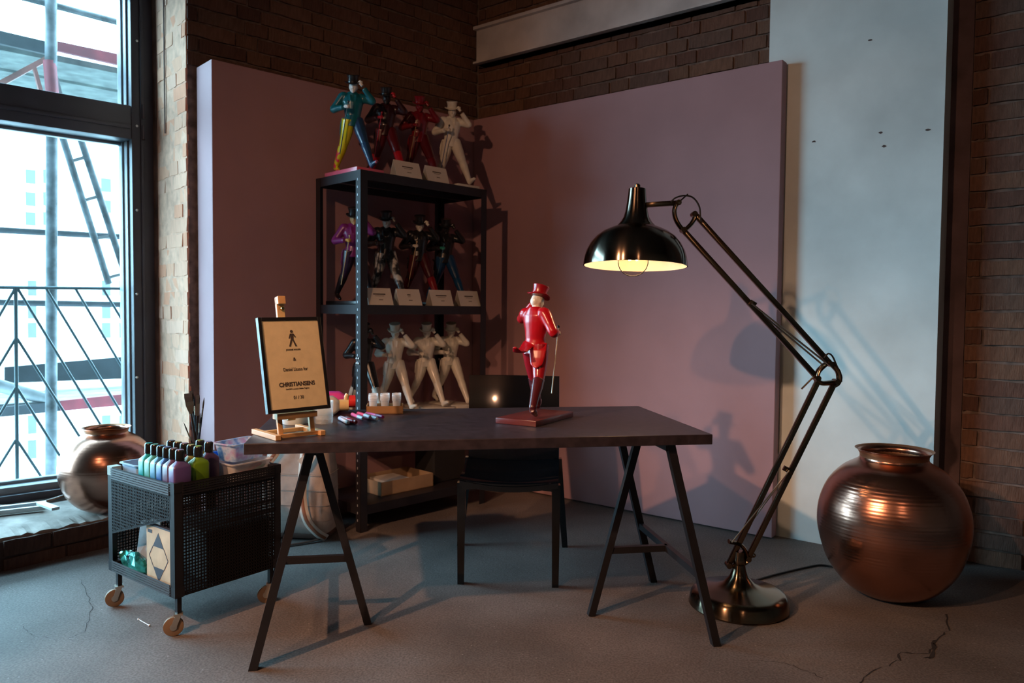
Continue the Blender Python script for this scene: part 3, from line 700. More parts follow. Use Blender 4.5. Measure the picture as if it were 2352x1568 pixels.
#@@CHAIR
GB = mat('black_gloss_plastic', (.004, .004, .005), .06, var=.02, coat=.3)
ch = thing('side_chair', 'glossy black plastic side chair pushed behind the desk', 'chair', (0, 3.1, 0))
O = ch.location
fl, fr_, bl_, br_ = V(-.205, 3.118, 0), V(.187, 3.09, 0), V(-.245, 3.635, 0), V(.264, 3.62, 0)
SZ = .455
def leg4(f, tp, w_=.032, d_=.034):
    rg = []
    for p, k in ((f, .85), (tp, 1.1)): rg.append([Vector(p) + V(a * w_ / 2 * k, b * d_ / 2 * k, 0) for a, b in ((-1, -1), (1, -1), (1, 1), (-1, 1))])
    return MB().loft(rg)
leg4(fl, fl + V(.0, .01, SZ - .03)).build('leg', GB, ch, off=O); leg4(fr_, fr_ + V(.0, .01, SZ - .03)).build('leg', GB, ch, off=O)
btl, btr = V(-.195, 3.52, SZ), V(.218, 3.50, SZ)
leg4(bl_, btl).build('leg', GB, ch, off=O); leg4(br_, btr).build('leg', GB, ch, off=O)
mb = MB(); rings = []
for i in range(13):
    t_ = i / 12; y = .0 + t_ * .44
    row = []
    for k in range(15):
        s_ = k / 14 - .5; p = fl.lerp(fr_, s_ + .5).lerp(btl.lerp(btr, s_ + .5) * 1.0, t_) ; p.z = 0
        z = SZ - .022 * math.cos(s_ * math.pi) * (1 - .3 * t_) + .012 * math.sin(t_ * 3.1) * -1 - (.02 * max(0, 1 - t_ / .12) ** 2)
        ext = 1.04; c = fl.lerp(fr_, .5).lerp(btl.lerp(btr, .5), t_); c.z = 0
        row.append(c + (p - c) * ext + V(0, 0, z) + V(0, -.012 * (1 - t_), 0))
    rings.append(row)
def slab(rings, dz):
    n, m = len(rings), len(rings[0]); vs = [p for r in rings for p in r]; vs2 = [p + Vector(dz) for p in vs]; N_ = n * m
    fs = []
    for i in range(n - 1):
        for k in range(m - 1):
            a = i * m + k; q = (a, a + 1, a + m + 1, a + m); fs.append(q); fs.append(tuple(x + N_ for x in reversed(q)))
    bd = [k for k in range(m)] + [i * m + m - 1 for i in range(1, n)] + [(n - 1) * m + k for k in range(m - 2, -1, -1)] + [i * m for i in range(n - 2, 0, -1)]
    for i in range(len(bd)): a, b = bd[i], bd[(i + 1) % len(bd)]; fs.append((a, a + N_, b + N_, b))
    return MB().add(vs + vs2, fs)
slab(rings, (0, 0, -.022)).build('seat', GB, ch, 40, off=O)
mb = MB(); q0, q1 = fl + V(-.014, -.008, SZ - .03), fr_ + V(.014, -.008, SZ - .03)
rg = []
for k in range(13):
    s_ = k / 12; p = q0.lerp(q1, s_); dip = .018 * math.sin(s_ * math.pi); cor = .022 * (max(0, abs(s_ - .5) * 2 - .8) / .2) ** 2
    rg.append([p + V(0, 0, .012 - dip * .8 - cor), p + V(0, .03, .016 - dip * .8 - cor), p + V(0, .03, -.030 - cor * .9 + .012 * math.sin(s_ * math.pi)), p + V(0, 0, -.030 - cor * .9 + .012 * math.sin(s_ * math.pi))])
mb.loft(rg).build('apron', GB, ch, 40, off=O)
rings = []
for i in range(10):
    t_ = i / 9; z = SZ - .02 + t_ * .395
    row = []
    for k in range(13):
        s_ = k / 12; p = (btl + V(0, .0, 0)).lerp(btr, s_); c = (btl + btr) / 2; p = c + (p - c) * (1.02 + .02 * t_)
        row.append(V(p.x, p.y + .09 * t_ ** 1.3 + .02 * math.sin(s_ * math.pi), z))
    rings.append(row)
slab(rings, (.003, .014, 0)).build('backrest', GB, ch, 40, off=O)
#@@LAMP
LY = 2.90
def lp(x, y, dy=0): return aty(x, y, LY + dy)
base = onz(1701, 1390); base = V(lp(1696, 1390).x, LY, 0)
lampT = thing('floor_lamp', 'giant brass floor lamp with jointed arm leaning over the desk', 'lamp', base); O = base
mb = MB(); mb.lathe([(.001, .002), (.186, .002), (.190, .008), (.188, .016), (.182, .045), (.172, .058), (.155, .064), (.09, .076), (.058, .092), (.036, .118), (.026, .145), (.022, .168), (.001, .168)], 48); mb.build('base', BRASS, lampT, 40)
MB().lathe([(.020, .16), (.024, .165), (.024, .185), (.021, .195), (.021, .215), (.001, .216)], 20).build('collar', BRASS, lampT, 40)
def lrod(name, a, b, r=.0085, sq=True, dy=0, m=BRASS):
    p, q_ = lp(*a, dy), lp(*b, dy)
    (MB().bar(p, q_, r * 2, r * 2, up=(0, 1, 0), bev=.002) if sq else MB().tube([p, q_], r, 8)).build(name, m, lampT, 40, off=O)
def lpath(name, pts, r, m=BRASS, flat=None, dy=0, smooth=True, n=6):
    P_ = [lp(*p, dy) for p in pts]; P_ = smoothpath(P_, n) if smooth else P_
    MB().tube(P_, r, 10, flat=flat, up=(0, 1, 0)).build(name, m, lampT, 50, off=O)
lrod('lower_rod', (1673, 1297), (1880, 872), .0095); lrod('lower_rod', (1718, 1281), (1917, 878), .0095)
lrod('upper_rod', (1569, 528), (1872, 862), .0095); lrod('upper_rod', (1598, 494), (1908, 836), .0095)
SPR = mat('bright_spring_steel', (.50, .42, .34), .3, 1.0)
for dy in (-.02, .02):
    k_ = 4 if dy > 0 else 0
    lrod('spring_rod', (1727 + k_, 697 + k_ * 2), (1896 - k_ * 2, 832 + k_), .0036, False, dy, SPR); lrod('spring_rod', (1813, 1080), (1681 + k_ * 2, 1245 + k_), .0026, False, dy, SPR)
lrod('spring_clip', (1720, 694), (1734, 702), .012); lrod('spring_clip', (1800, 1074), (1820, 1084), .010)
lpath('base_bracket', [(1674, 1243), (1700, 1250), (1713, 1268), (1715, 1286), (1700, 1296), (1690, 1300)], .008, flat=(2.2, 1))
lpath('base_bracket', [(1673, 1297), (1685, 1300), (1695, 1302), (1716, 1290)], .007, flat=(2.0, 1))
lrod('locking_knob', (1716, 1284), (1730, 1274), .006); lpath('locking_knob', [(1727, 1275), (1731, 1271), (1735, 1275), (1731, 1279), (1727, 1275)], .0028, n=3)
for a in (((1905, 832), (1924, 852), (1928, 876)), ((1896, 836), (1880, 852), (1875, 870)), ((1874, 872), (1890, 880), (1925, 876))): lpath('elbow_bracket', a, .0095, flat=(1.8, 1))
lrod('locking_lever', (1868, 866), (1841, 893), .0035, False); lrod('locking_lever', (1557, 466), (1580, 446), .003, False)
lpath('head_bracket', [(1556, 465), (1549, 482), (1553, 505), (1569, 527), (1584, 518), (1594, 504), (1598, 492)], .0085, flat=(1.8, 1))
lrod('head_arm', (1480, 471), (1557, 466), .0095)
for q_ in ((1557, 466), (1594, 492), (1569, 528), (1876, 868), (1908, 836), (1920, 876), (1673, 1297), (1717, 1282)):
    p = lp(*q_); MB().tube([p - V(0, .018, 0), p + V(0, .018, 0)], .011, 12).build('pivot', BRASS, lampT, 40, off=O)
RUB = mat('black_rubber_cable', (.012, .011, .012), .5)
lpath('cable', [(1541, 464), (1552, 454), (1572, 449), (1592, 454), (1606, 474), (1609, 502), (1612, 510)], .0032, RUB, dy=-.012)
lpath('cable', [(1893, 822), (1902, 812), (1912, 818), (1922, 840), (1933, 865), (1928, 882), (1917, 889)], .0032, RUB, dy=-.012)
cpts = [onz(1738, 1334), onz(1780, 1322), onz(1860, 1303), onz(1890, 1300), onz(1925, 1306)]
MB().tube(smoothpath([p + V(0, 0, .005) for p in cpts], 6), .0045, 8).build('mains_cable', RUB, lampT, 60, off=O)
# shade
SC_ = lp(1458.5, 611); tp_ = lp(1465.5, 425); ax = (tp_ - SC_).normalized()
yv = V(0, 1, 0) - ax * ax.y; ax = (ax + V(0, .05, 0)).normalized(); xv = V(0, 1, 0).cross(ax).normalized(); yv = ax.cross(xv)
MSH = Matrix((xv, yv, ax)).transposed().to_4x4(); MSH.translation = SC_
prof = [(.197, 0), (.1965, .012), (.193, .035), (.185, .06), (.170, .088), (.150, .112), (.125, .131), (.098, .144), (.0735, .153), (.0715, .156), (.060, .168), (.049, .186), (.0425, .21), (.038, .24), (.0345, .27), (.0325, .295), (.026, .298), (.001, .298)]
MB().lathe(prof, 64, MSH).build('shade', mat('polished_dark_brass', (.17, .13, .10), .17, 1.0, var=.02), lampT, 50, off=O)
_p = MATS['polished_dark_brass'].node_tree; _tg = _p.nodes.new('ShaderNodeTangent'); _tg.direction_type = 'RADIAL'; _tg.axis = 'Z'
for _m in ('polished_dark_brass', 'antique_brass'):
    _p = MATS[_m].node_tree; _tg = _p.nodes.new('ShaderNodeTangent'); _tg.direction_type = 'RADIAL'; _tg.axis = 'Z'
    _b = _p.nodes['Principled BSDF']; _b.inputs['Anisotropic'].default_value = .85; _b.inputs['Anisotropic Rotation'].default_value = .25; _p.links.new(_tg.outputs[0], _b.inputs['Tangent'])
inn = [(r * .985 - .0005, z + .0) for r, z in prof[:9]] + [(.045, .185), (.001, .186)]
MB().lathe(inn, 64, MSH).build('shade_lining', mat('cream_enamel', (.55, .53, .49), .4), lampT, 50, off=O)
MB().lathe([(.012, .296), (.012, .31), (.006, .315), (.001, .315)], 16, MSH).build('finial', BRASS, lampT, 40, off=O)
bc = MSH @ V(-.008, 0, .018)
bu = MB().ell((0, 0, 0), (.059, .059, .059), seg=28); bu.v = [p + bc for p in bu.v]
bg_ = glassmat('clear_bulb_glass', (1.0, .95, .85), .05)
MB_b = bu.build('bulb', bg_, lampT, 60, off=O)
fm = bpy.data.materials.new('glowing_filament'); fm.use_nodes = True; _b = fm.node_tree.nodes['Principled BSDF']; _b.inputs['Emission Color'].default_value = (1, .62, .25, 1); _b.inputs['Emission Strength'].default_value = 60
MB().tube(smoothpath([MSH @ V(-.02, 0, .05), MSH @ V(-.024, 0, .022), MSH @ V(-.006, .006, .03), MSH @ V(.008, -.004, .022), MSH @ V(.006, 0, .05)], 4), .0016, 6).build('filament', fm, MB_b, off=O)
MB().tube([MSH @ V(0, 0, .07), MSH @ V(0, 0, .18)], .017, 14).build('socket', BRASS, lampT, 50, off=O)
l = lamp('floor_lamp_bulb', 'POINT', tuple(bc + ax * .0), 3.2, (1, .64, .36), shadow_soft_size=.03)
#@@POTS
def ringed(prof, n=6, amp=.0012, z0=None, z1=None, pitch=.013):
    out = []; P_ = smoothpath([V(r, 0, z) for r, z in prof], n)
    Q = []
    for i in range(len(P_) - 1):
        L_ = (P_[i + 1] - P_[i]).length; k = max(1, int(L_ / .0033))
        for j in range(k): Q.append(P_[i].lerp(P_[i + 1], j / k))
    Q.append(P_[-1])
    for p in Q:
        a = amp * (abs(math.sin(math.pi * p.z / pitch)) ** .35 - 1) if z0 is not None and z0 < p.z < z1 else 0
        out.append((max(.0005, p.x + a), p.z))
    return out
def pot(loc, prof, label, z0, z1, scale, grp, zs=1.0):
    t = thing('copper_pot', label, 'pot', loc, 0, grp); 
    outer = ringed([(r * scale, z * scale * zs) for r, z in prof], 6, .0011 * scale / .3, z0 * scale * zs, z1 * scale * zs, .0135 if scale > .25 else .011)
    MB().lathe(outer, 72).build('body', COPPER, t, 60)
    rt, zt_ = outer[-1]
    inner = [(rt, zt_), (rt - .006, zt_ - .001), (rt * .87, zt_ - .022), (rt * .86, zt_ - .05), (rt * 1.3, zt_ - .11), (rt * 1.6, zt_ - .2), (rt * 1.5, zt_ * .3), (.01, .02)]
    MB().lathe(inner, 48).build('lining', mat('dull_copper_inside', (.40, .19, .10), .5, 1.0), t, 60)
    return t
PROF = [(.0, .0), (.30, .0), (.36, .012), (.62, .15), (.85, .42), (.97, .75), (1.0, .98), (.97, 1.22), (.86, 1.47), (.68, 1.66), (.50, 1.765), (.455, 1.80), (.445, 1.84), (.455, 1.885), (.515, 1.93)]
pot((1.545, 3.03, 0), PROF, 'large polished copper pot on the floor by the white pier', .5, 1.62, .283, 'copper pots', 1.09)
vp = onz(247, 1172, .145); pot((vp.x, vp.y, .1475), PROF, 'smaller copper pot standing on the window sill', .5, 1.62, .212, 'copper pots')
#@@CART
cA = V(-1.15, 2.56, 0); dL = V(math.cos(143 * D2R), math.sin(143 * D2R), 0); dR = V(-dL.y, dL.x, 0) * -1
CL, CR_ = .475, .43; CZ0, CZ1 = .14, .538
ct = thing('rolling_cart', 'black perforated steel rolling cart crowded with paint bottles', 'cart', cA, 143 * D2R - math.pi)
# local: x runs from the far-left corner to the near corner (negative L), y to the right-back
MC = frame(cA, -dL, dR); ct.matrix_world = MC
def cbox(name, boxes, m=BLACKSTEEL, bev=0): 
    mb = MB()
    for b in boxes: mb.box(((b[0] + b[1]) / 2, (b[2] + b[3]) / 2, (b[4] + b[5]) / 2), (b[1] - b[0], b[3] - b[2], b[5] - b[4]), bev=bev)
    return mb.build(name, m, ct)
PS = .03
MESHM = mat('black_mesh_steel', (.010, .009, .010), .6, spec=.2)
for (x, y, sx_, sy_) in ((0, 0, -1, 1), (-CL, 0, 1, 1), (0, CR_, -1, -1), (-CL, CR_, 1, -1)):
    xs = sorted((x, x + sx_ * PS)); ys = sorted((y, y + sy_ * .002)); ys2 = sorted((y, y + sy_ * PS)); xs2 = sorted((x, x + sx_ * .002))
    cbox('corner_post', [(xs[0], xs[1], ys[0], ys[1], CZ0, CZ1), (xs2[0], xs2[1], ys2[0], ys2[1], CZ0, CZ1)])
    for zc in (CZ0 + .02, CZ1 - .014): cbox('corner_cap', [(min(x, x + sx_ * .034) - .001, max(x, x + sx_ * .034) + .001, min(y, y + sy_ * .034) - .001, max(y, y + sy_ * .034) + .001, zc - .018, zc + .016)], m=BLACKSTEEL if not (x < 0 and y == 0 and zc > .4) else mat('grey_green_cap', (.35, .42, .38), .5))
def grid(name, axis, c, u0, u1, z0, z1, pitch=.0112, wd=.0048, slant=None):
    mb = MB(); n = int((u1 - u0) / pitch)
    P = (lambda u, z: (u, c, z)) if axis == 'x' else ((lambda u, z: (c, u, z)) if axis == 'y' else None)
    for i in range(n + 1):
        u = u0 + (u1 - u0) * i / n
        zl = z0 if slant is None else z0 + (slant - z0) * i / n
        mb.bar(P(u, zl), P(u, z1), wd, .0014, up=(0, 1, 0) if axis == 'x' else (1, 0, 0))
    k = int((z1 - z0) / pitch)
    for i in range(k + 1):
        z = z0 + (z1 - z0) * i / k
        ue = u1 if slant is None or z > slant else u0 + (u1 - u0) * max(.02, (z - z0) / (slant - z0))
        a, b = P(u0, z), P(ue, z)
        mb.bar(a, b, .0014 if True else wd, wd, up=(0, 0, 1))
    if slant: mb.bar(P(u0, z0), P(u1, slant), .0014, .008, up=(0, 0, 1))
    o = mb.build(name, MESHM, ct); o['kind'] = 'stuff'; return o
grid('mesh_panel', 'x', 0.0, -CL + PS, -PS, .29, CZ1 - .002, slant=.415); grid('mesh_panel', 'x', CR_, -CL + PS, -PS, CZ0 + .01, CZ1 - .002)
grid('mesh_panel', 'y', 0.0, PS, CR_ - PS, CZ0 + .005, CZ1 - .002); grid('mesh_panel', 'y', -CL, PS, CR_ - PS, CZ0 + .005, CZ1 - .002)
RIBM = mat('ribbed_grey_band', (.045, .047, .055), .5)
for k in range(5):
    z = CZ1 - .006 - k * .0085; cbox('rim_band', [(-CL + PS, -PS, -.004, -.001, z - .003, z + .003)], RIBM)
    z = CZ0 + .006 + k * .0085; cbox('rim_band', [(-CL + PS, -PS, -.004, -.001, z - .003, z + .003)], RIBM)
    z = CZ1 - .006 - k * .0085; cbox('rim_band', [(.001, .004, PS, CR_ - PS, z - .003, z + .003)], BLACKSTEEL)
TRZ = .487
cbox('tray_floor', [(-CL + .004, -.004, .004, CR_ - .004, TRZ - .004, TRZ)]); cbox('tray_floor', [(-CL + .004, -.004, .004, CR_ - .004, CZ0 + .006, CZ0 + .01)])
cbox('frame_rail', [(-.005, .0, .2, CR_ - .02, .36, .378), (-.012, .0, .2, CR_ - .02, .402, .412)])
WHL = mat('tan_rubber_wheel', (.23, .15, .09), .6); ZN = mat('zinc_fork', (.45, .42, .36), .35, .8)
for (x, y, a) in ((-.025, .025, 60), (-CL + .025, .025, 70), (-.025, CR_ - .03, 50), (-CL + .025, CR_ - .03, 60)):
    cbox('stem', [(x - .008, x + .008, y - .008, y + .008, .07, CZ0 + .004)])
    a = a * D2R; d = V(math.cos(a), math.sin(a), 0); c = V(x, y, .034) - d * .016; s_ = V(-d.y, d.x, 0)
    mb = MB(); mb.tube([c - s_ * .009, c - s_ * .0075, c + s_ * .0075, c + s_ * .009], [.028, .033, .033, .028], 24); wh = mb.build('wheel', WHL, ct, 40)
    MB().tube([c - s_ * .012, c + s_ * .012], .012, 12).build('hub', ZN, wh, 40)
    mb = MB(); 
    for q_ in (1, -1): mb.bar(c + s_ * q_ * .014, V(x, y, .074) + s_ * q_ * .014, .018, .003, up=s_)
    mb.bar(V(x, y, .076) - s_ * .016, V(x, y, .076) + s_ * .016, .03, .006); mb.build('fork', ZN, ct)
def cp(s_, i, z=TRZ): return cA + dL * s_ + dR * i + V(0, 0, z + .0005)
CANG = 143 * D2R - math.pi
# paint bottles
CAPM = mat('black_bottle_cap', (.01, .01, .011), .2)
def rrect(wx, wy, z, r=.3, n=5):
    out = []; rr = min(wx, wy) * r
    for cx, cy, a0 in ((wx - rr, wy - rr, 0), (-wx + rr, wy - rr, 90), (-wx + rr, -wy + rr, 180), (wx - rr, -wy + rr, 270)):
        for k in range(n): a = (a0 + 90 * k / (n - 1)) * D2R; out.append(V(cx + rr * math.cos(a), cy + rr * math.sin(a), z))
    return out
_bb = MB().loft([rrect(.019, .031, 0), rrect(.0205, .0325, .004), rrect(.0205, .0325, .098), rrect(.019, .030, .106, .4), rrect(.0135, .0165, .118, .8), rrect(.012, .0125, .124, .99)]).mesh('bottle_body', 40)
_bc = MB().loft([rrect(.0155, .0155, .124, .95), rrect(.0155, .0155, .156, .95), rrect(.0135, .0135, .160, .95)]).mesh('bottle_cap', 40)
_bt = MB().loft([rrect(.0115, .0115, .160, .95), rrect(.0112, .0112, .1615, .95)]).mesh('cap_disc', 40)
_bl = MB().box((.0208, 0, .055), (.0006, .045, .06)).mesh('bottle_label')
def bottle(p, col, label):
    t = thing('paint_bottle', label, 'paint bottle', p, CANG + random.uniform(-.02, .02), 'paint bottles in the cart')
    col = tuple(c * .62 for c in col)
    m = mat('paint_%02x%02x%02x' % tuple(int(c * 255) for c in col), col, .3, var=.05, coat=.2)
    link('body', _bb, m, t); cpn = link('cap', _bc, CAPM, t); link('cap_disc', _bt, m, cpn)
    for c_ in t.children: pass
    return t
row1 = [((.02, .50, .52), 'bright turquoise paint bottle at the tray end of the outer row'), ((.12, .52, .44), 'mint green paint bottle, second in the outer row'), ((.07, .30, .52), 'sky blue paint bottle, third in the outer row'), ((.03, .13, .46), 'royal blue paint bottle, fourth in the outer row'), ((.16, .10, .20), 'dusky mauve paint bottle, fifth in the outer row'), ((.17, .10, .32), 'purple paint bottle nearest the cart corner')]
for k, (c, lab) in enumerate(row1): bottle(cp(.241 - k * .0418, .040), c, lab)
row2 = [((.05, .10, .20), 'navy paint bottle in the second row behind turquoise'), ((.45, .36, .06), 'ochre paint bottle in the second row behind sky blue'), ((.20, .10, .22), 'plum paint bottle in the second row behind royal blue'), ((.34, .36, .12), 'olive paint bottle in the second row behind mauve'), ((.22, .42, .02), 'lime green paint bottle beside the purple one')]
for k, (c, lab) in enumerate(row2): bottle(cp(.232 - k * .046, .118), c, lab)
row3 = [((.10, .05, .14), 'dark violet paint bottle behind the lime green one'), ((.30, .40, .05), 'yellow green paint bottle between the olive one and the brush pot')]
for k, (c, lab) in enumerate(row3): bottle(cp(.10 + k * .058, .190), c, lab)
# brush pot and brushes
bp_ = cp(.235, .225); t = thing('brush_pot', 'black pot holding paint brushes at the back of the cart', 'brush pot', bp_)
MB().lathe([(.001, .001), (.034, .001), (.037, .004), (.041, .128), (.043, .130), (.041, .131), (.038, .126), (.034, .006), (.001, .006)], 28).build('pot', mat('black_plastic_pot', (.012, .012, .014), .35), t, 40)
BRH = mat('black_brush_handle', (.015, .012, .012), .25); FER = mat('tin_ferrule', (.5, .4, .3), .25, 1.0); BRI = mat('dark_bristle', (.02, .016, .015), .8)
def brush(px, py, w_, dx, lab, kind='flat', dy=0):
    tip = aty(px, py, bp_.y + dy); foot = V(bp_.x + dx, bp_.y + dy * .4, bp_.z + .012)
    t = thing('paint_brush', lab, 'paint brush', foot, 0, 'brushes in the black pot'); d = (tip - foot); l = d.length; d.normalize()
    hb = l - .075
    if kind == 'flat':
        side = V(1, 0, 0)
        MB().tube([V(0, 0, 0), d * hb * .5, d * (hb - .02), d * hb], [.003, .0055, .0045, .004], 8).build('handle', BRH, t, 50)
        b = RT - d * RT.dot(d); b.normalize(); n_ = d.cross(b)
        def sec(s_, ww, tt): return [d * s_ + b * (ww * a) + n_ * (tt * c) for a, c in ((-1, -1), (1, -1), (1, 1), (-1, 1))]
        MB().loft([sec(hb - .004, .005, .005), sec(hb + .028, w_, .004), sec(hb + .042, w_, .004)]).build('ferrule', FER, t)
        MB().loft([sec(hb + .042, w_, .0038), sec(hb + .060, w_ * 1.08, .004), sec(l, w_ * 1.02, .0012)]).build('bristles', BRI, t)
    else:
        MB().tube([V(0, 0, 0), d * hb * .5, d * (hb - .02), d * hb], [.002, .004, .0032, .003], 8).build('handle', BRH, t, 50)
        MB().tube([d * hb, d * (hb + .035)], [.0032, w_], 8).build('ferrule', FER, t, 50); MB().tube([d * (hb + .035), d * (hb + .055), d * l], [w_, w_ * 1.1, .0006], 8).build('bristles', BRI, t, 50)
brush(432, 903, .0145, .012, 'wide flat paint brush in the black pot'); brush(439, 897, .006, .010, 'tallest narrow brush behind the wide flat one', dy=.025); brush(446, 908, .003, .0, 'thin round brush between the flat ones', 'round', .02)
brush(455, 907, .0055, -.006, 'medium flat brush right of the wide one in the pot'); brush(469, 913, .003, -.012, 'slim pointed brush leaning outwards at the pot rim', 'round'); brush(460, 948, .003, -.004, 'short round brush with a red neck in the pot', 'round', -.012)
brush(422, 970, .0025, .027, 'shortest pointed brush leaning over the bottles', 'round', .0)
tl = single('tape_roll', MB().lathe([(.03, 0), (.045, 0), (.045, .028), (.03, .028), (.03, 0)], 28), CAPM, cp(.30, .25, TRZ + .0), 'black tape roll beside the brush pot in the cart', 'tape', smooth=40)
# tray and tubs
TRAYM = mat('pale_blue_plastic', (.30, .46, .62), .4)
def tub(name, loc, rz, l0, w0, l1, w1, h, m, label, rimw=.007, grp=None, parts=()):
    t = thing(name, label, 'tub', loc, rz, grp)
    def rr(a, b, z): return rrect(a / 2, b / 2, z, .25)
    MB().loft([rr(l0 * .1, w0 * .1, .0015), rr(l0, w0, 0), rr(l1, w1, h), rr(l1 - .004, w1 - .004, h), rr(l0 - .004, w0 - .004, .004), rr(l0 * .1, w0 * .1, .004)], cap=True).build('body', m, t, 40)
    MB().loft([rr(l1 - .002, w1 - .002, h - .003), rr(l1 + rimw * 2, w1 + rimw * 2, h - .003), rr(l1 + rimw * 2, w1 + rimw * 2, h + .001), rr(l1 - .003, w1 - .003, h + .001)], cap=False).build('rim', m, t, 40)
    return t
tb = tub('paint_tray', cp(.385, .14), CANG, .12, .20, .125, .21, .065, TRAYM, 'shallow pale blue plastic tray at the window side of the cart')
MB().tube([cp(.41, .2, TRZ + .03) , cp(.36, .10, TRZ + .035)], .008, 10).build('paint_tube', mat('olive_tube', (.10, .10, .04), .5), None, 50).name = 'paint_tube'
o = bpy.data.objects['paint_tube']; tag(o, 'dark olive paint tube lying in the pale blue tray', 'paint tube')
tub('mixing_tub', cp(.225, .325), CANG, .075, .09, .085, .10, .085, mat('bright_blue_stained_plastic', (.02, .16, .55), .3, var=.3, scale=20), 'bright blue stained mixing tub between the bottles and tubs')
STN = translucent('paint_smeared_clear_plastic', (.55, .60, .70), .6)
_n = STN.node_tree; _cr = [n for n in _n.nodes if n.type == 'VALTORGB'][0].color_ramp; _cr.elements[0].color = (.08, .30, .62, 1); _cr.elements[0].position = .36; _cr.elements[1].color = (.62, .30, .50, 1); _cr.elements[1].position = .66
e_ = _cr.elements.new(.5); e_.color = (.66, .74, .82, 1); [n for n in _n.nodes if n.type == 'TEX_NOISE'][0].inputs['Scale'].default_value = 22
CLR = translucent('milky_clear_plastic', (.62, .60, .60), .5)
lowt = tub('plastic_tub', cp(.085, .325), CANG, .10, .145, .12, .172, .075, CLR, 'milky clear tub of coloured pencils at the desk end of the cart', grp='clear plastic tubs')
tub('plastic_tub', cp(.10, .325, TRZ + .0785), CANG + .15, .085, .14, .11, .17, .068, STN, 'paint-smeared clear tub stacked on the milky one', grp='clear plastic tubs')
for k, (c, lab) in enumerate((((.02, .16, .08), 'dark green pencil lying in the milky tub'), ((.45, .06, .02), 'orange red pencil lying in the milky tub'), ((.30, .02, .03), 'crimson pencil lying in the milky tub'))):
    a, b = cp(.045 + k * .018, .285 + k * .01, TRZ + .02 + k * .004), cp(.05 + k * .02, .395, TRZ + .05 + k * .004)
    single('pencil', MB().tube([V(0, 0, 0), (b - a) * .92, b - a], [.004, .004, .0008], 6), mat('pencil_%d' % k, c, .4), a, lab, 'pencil', 'pencils in the milky tub')
# lower level of the cart
LZ = CZ0 + .0105
wb = thing('painted_board', 'small wooden board painted with a dark diamond in the cart', 'board', cp(.045, .012, LZ), CANG)
MB().box((-.085, .006, .105), (.165, .012, .21)).build('board', mat('pale_plywood', (.50, .36, .22), .6, var=.12, scale=12), wb)
DG = mat('dark_blue_grey_paint', (.035, .035, .05), .6)
def bq(pts): return MB().add([(x, -.0008, z) for x, z in pts] + [(x, .0005, z) for x, z in pts], [tuple(range(len(pts))), tuple(range(2 * len(pts) - 1, len(pts) - 1, -1))] + [(i, (i + 1) % len(pts), len(pts) + (i + 1) % len(pts), len(pts) + i) for i in range(len(pts))])
cx = -.085
bq([(cx, .192), (cx - .037, .140), (cx + .037, .140)]).build('diamond_tip', DG, wb); bq([(cx, .016), (cx + .037, .066), (cx - .037, .066)]).build('diamond_tip', DG, wb)
for s_ in (1, -1):
    for (a, b) in (((cx + s_ * .037, .140), (cx + s_ * .064, .103)), ((cx + s_ * .064, .103), (cx + s_ * .037, .066))):
        MB().bar((a[0], -.0004, a[1]), (b[0], -.0004, b[1]), .001, .003, up=(0, 0, 1)).build('diamond_line', DG, wb)
MB().box((cx - .058, -.0004, .190), (.030, .001, .012)).build('stamp', DG, wb); MB().box((cx, .006, .213), (.167, .013, .006)).build('top_edge', DG, wb)
ac = thing('acrylic_sheet', 'tilted frosted sheet behind the teal foil in the cart', 'sheet', cp(.365, .078, LZ), CANG)
MB().add([(-.06, 0, .02), (.09, .0, .005), (.09, .02, .20), (-.08, .03, .16), (-.06, .003, .02), (.09, .003, .005), (.09, .023, .20), (-.08, .033, .16)], [(0, 1, 2, 3), (7, 6, 5, 4), (0, 1, 5, 4), (1, 2, 6, 5), (2, 3, 7, 6), (3, 0, 4, 7)]).build('sheet', mat('frosted_grey_blue', (.45, .52, .56), .4), ac)
mb = MB(); rg = []
for i in range(9):
    a = i / 8; r_ = .035 * math.sin(math.pi * (a * .9 + .05)) + .006
    rg.append([V(-.09 + .2 * a, r_ * .6 * math.cos(q_) * random.uniform(.6, 1.3), .04 + r_ * math.sin(q_) * random.uniform(.6, 1.3) - .018 * a) for q_ in [2 * math.pi * k / 10 for k in range(10)]])
mb.loft(rg); single('foil_bag', mb, mat('teal_foil', (.05, .38, .34), .15, .5, var=.5, scale=25), cp(.375, .040, LZ + .002), 'crumpled teal foil bag at the open side of the cart', 'bag', rz=CANG)
cr = thing('crate', 'black lidded crate on the lower level of the cart', 'crate', cp(.16, .225, LZ), CANG)
MB().box((0, .04, .085), (.27, .26, .17), bev=.006).build('body', mat('matt_black_plastic', (.010, .009, .010), .6), cr); MB().box((0, .04, .180), (.28, .27, .016), bev=.004).build('lid', MATS['matt_black_plastic'], cr)
#@@DESKITEMS
EY = 42.6 * D2R
es = thing('table_easel', 'small pine table easel at the desk corner', 'easel', (-.725, 2.325, TZ + .0005), EY)
def ebar(name, p, q_, w_, h_, up=(0, 0, 1)): MB().bar(p, q_, w_, h_, up, bev=.0015).build(name, PINE, es)
for x in (.0, .152): ebar('foot', (x, -.012, .008), (x, .165, .008), .018, .016)
ebar('cross_bar', (.0, .012, .008), (.152, .012, .008), .012, .013); ebar('cross_bar', (.0, .11, .008), (.152, .11, .008), .012, .013)
LN = 12 * D2R; lv = V(0, math.sin(LN), math.cos(LN))
for x in (.022, .130): ebar('upright', V(x, .02, .012), V(x, .02, .012) + lv * .10, .016, .012, up=(0, 1, 0))
ebar('mast', V(.070, .045, .05), V(.070, .045, .05) + lv * .40, .026, .013, up=(0, 1, 0))
ebar('ledge', V(-.002, .008, .072) + lv * .0, V(.134, .008, .072), .034, .018)
top = V(.070, .045, .05) + lv * .392
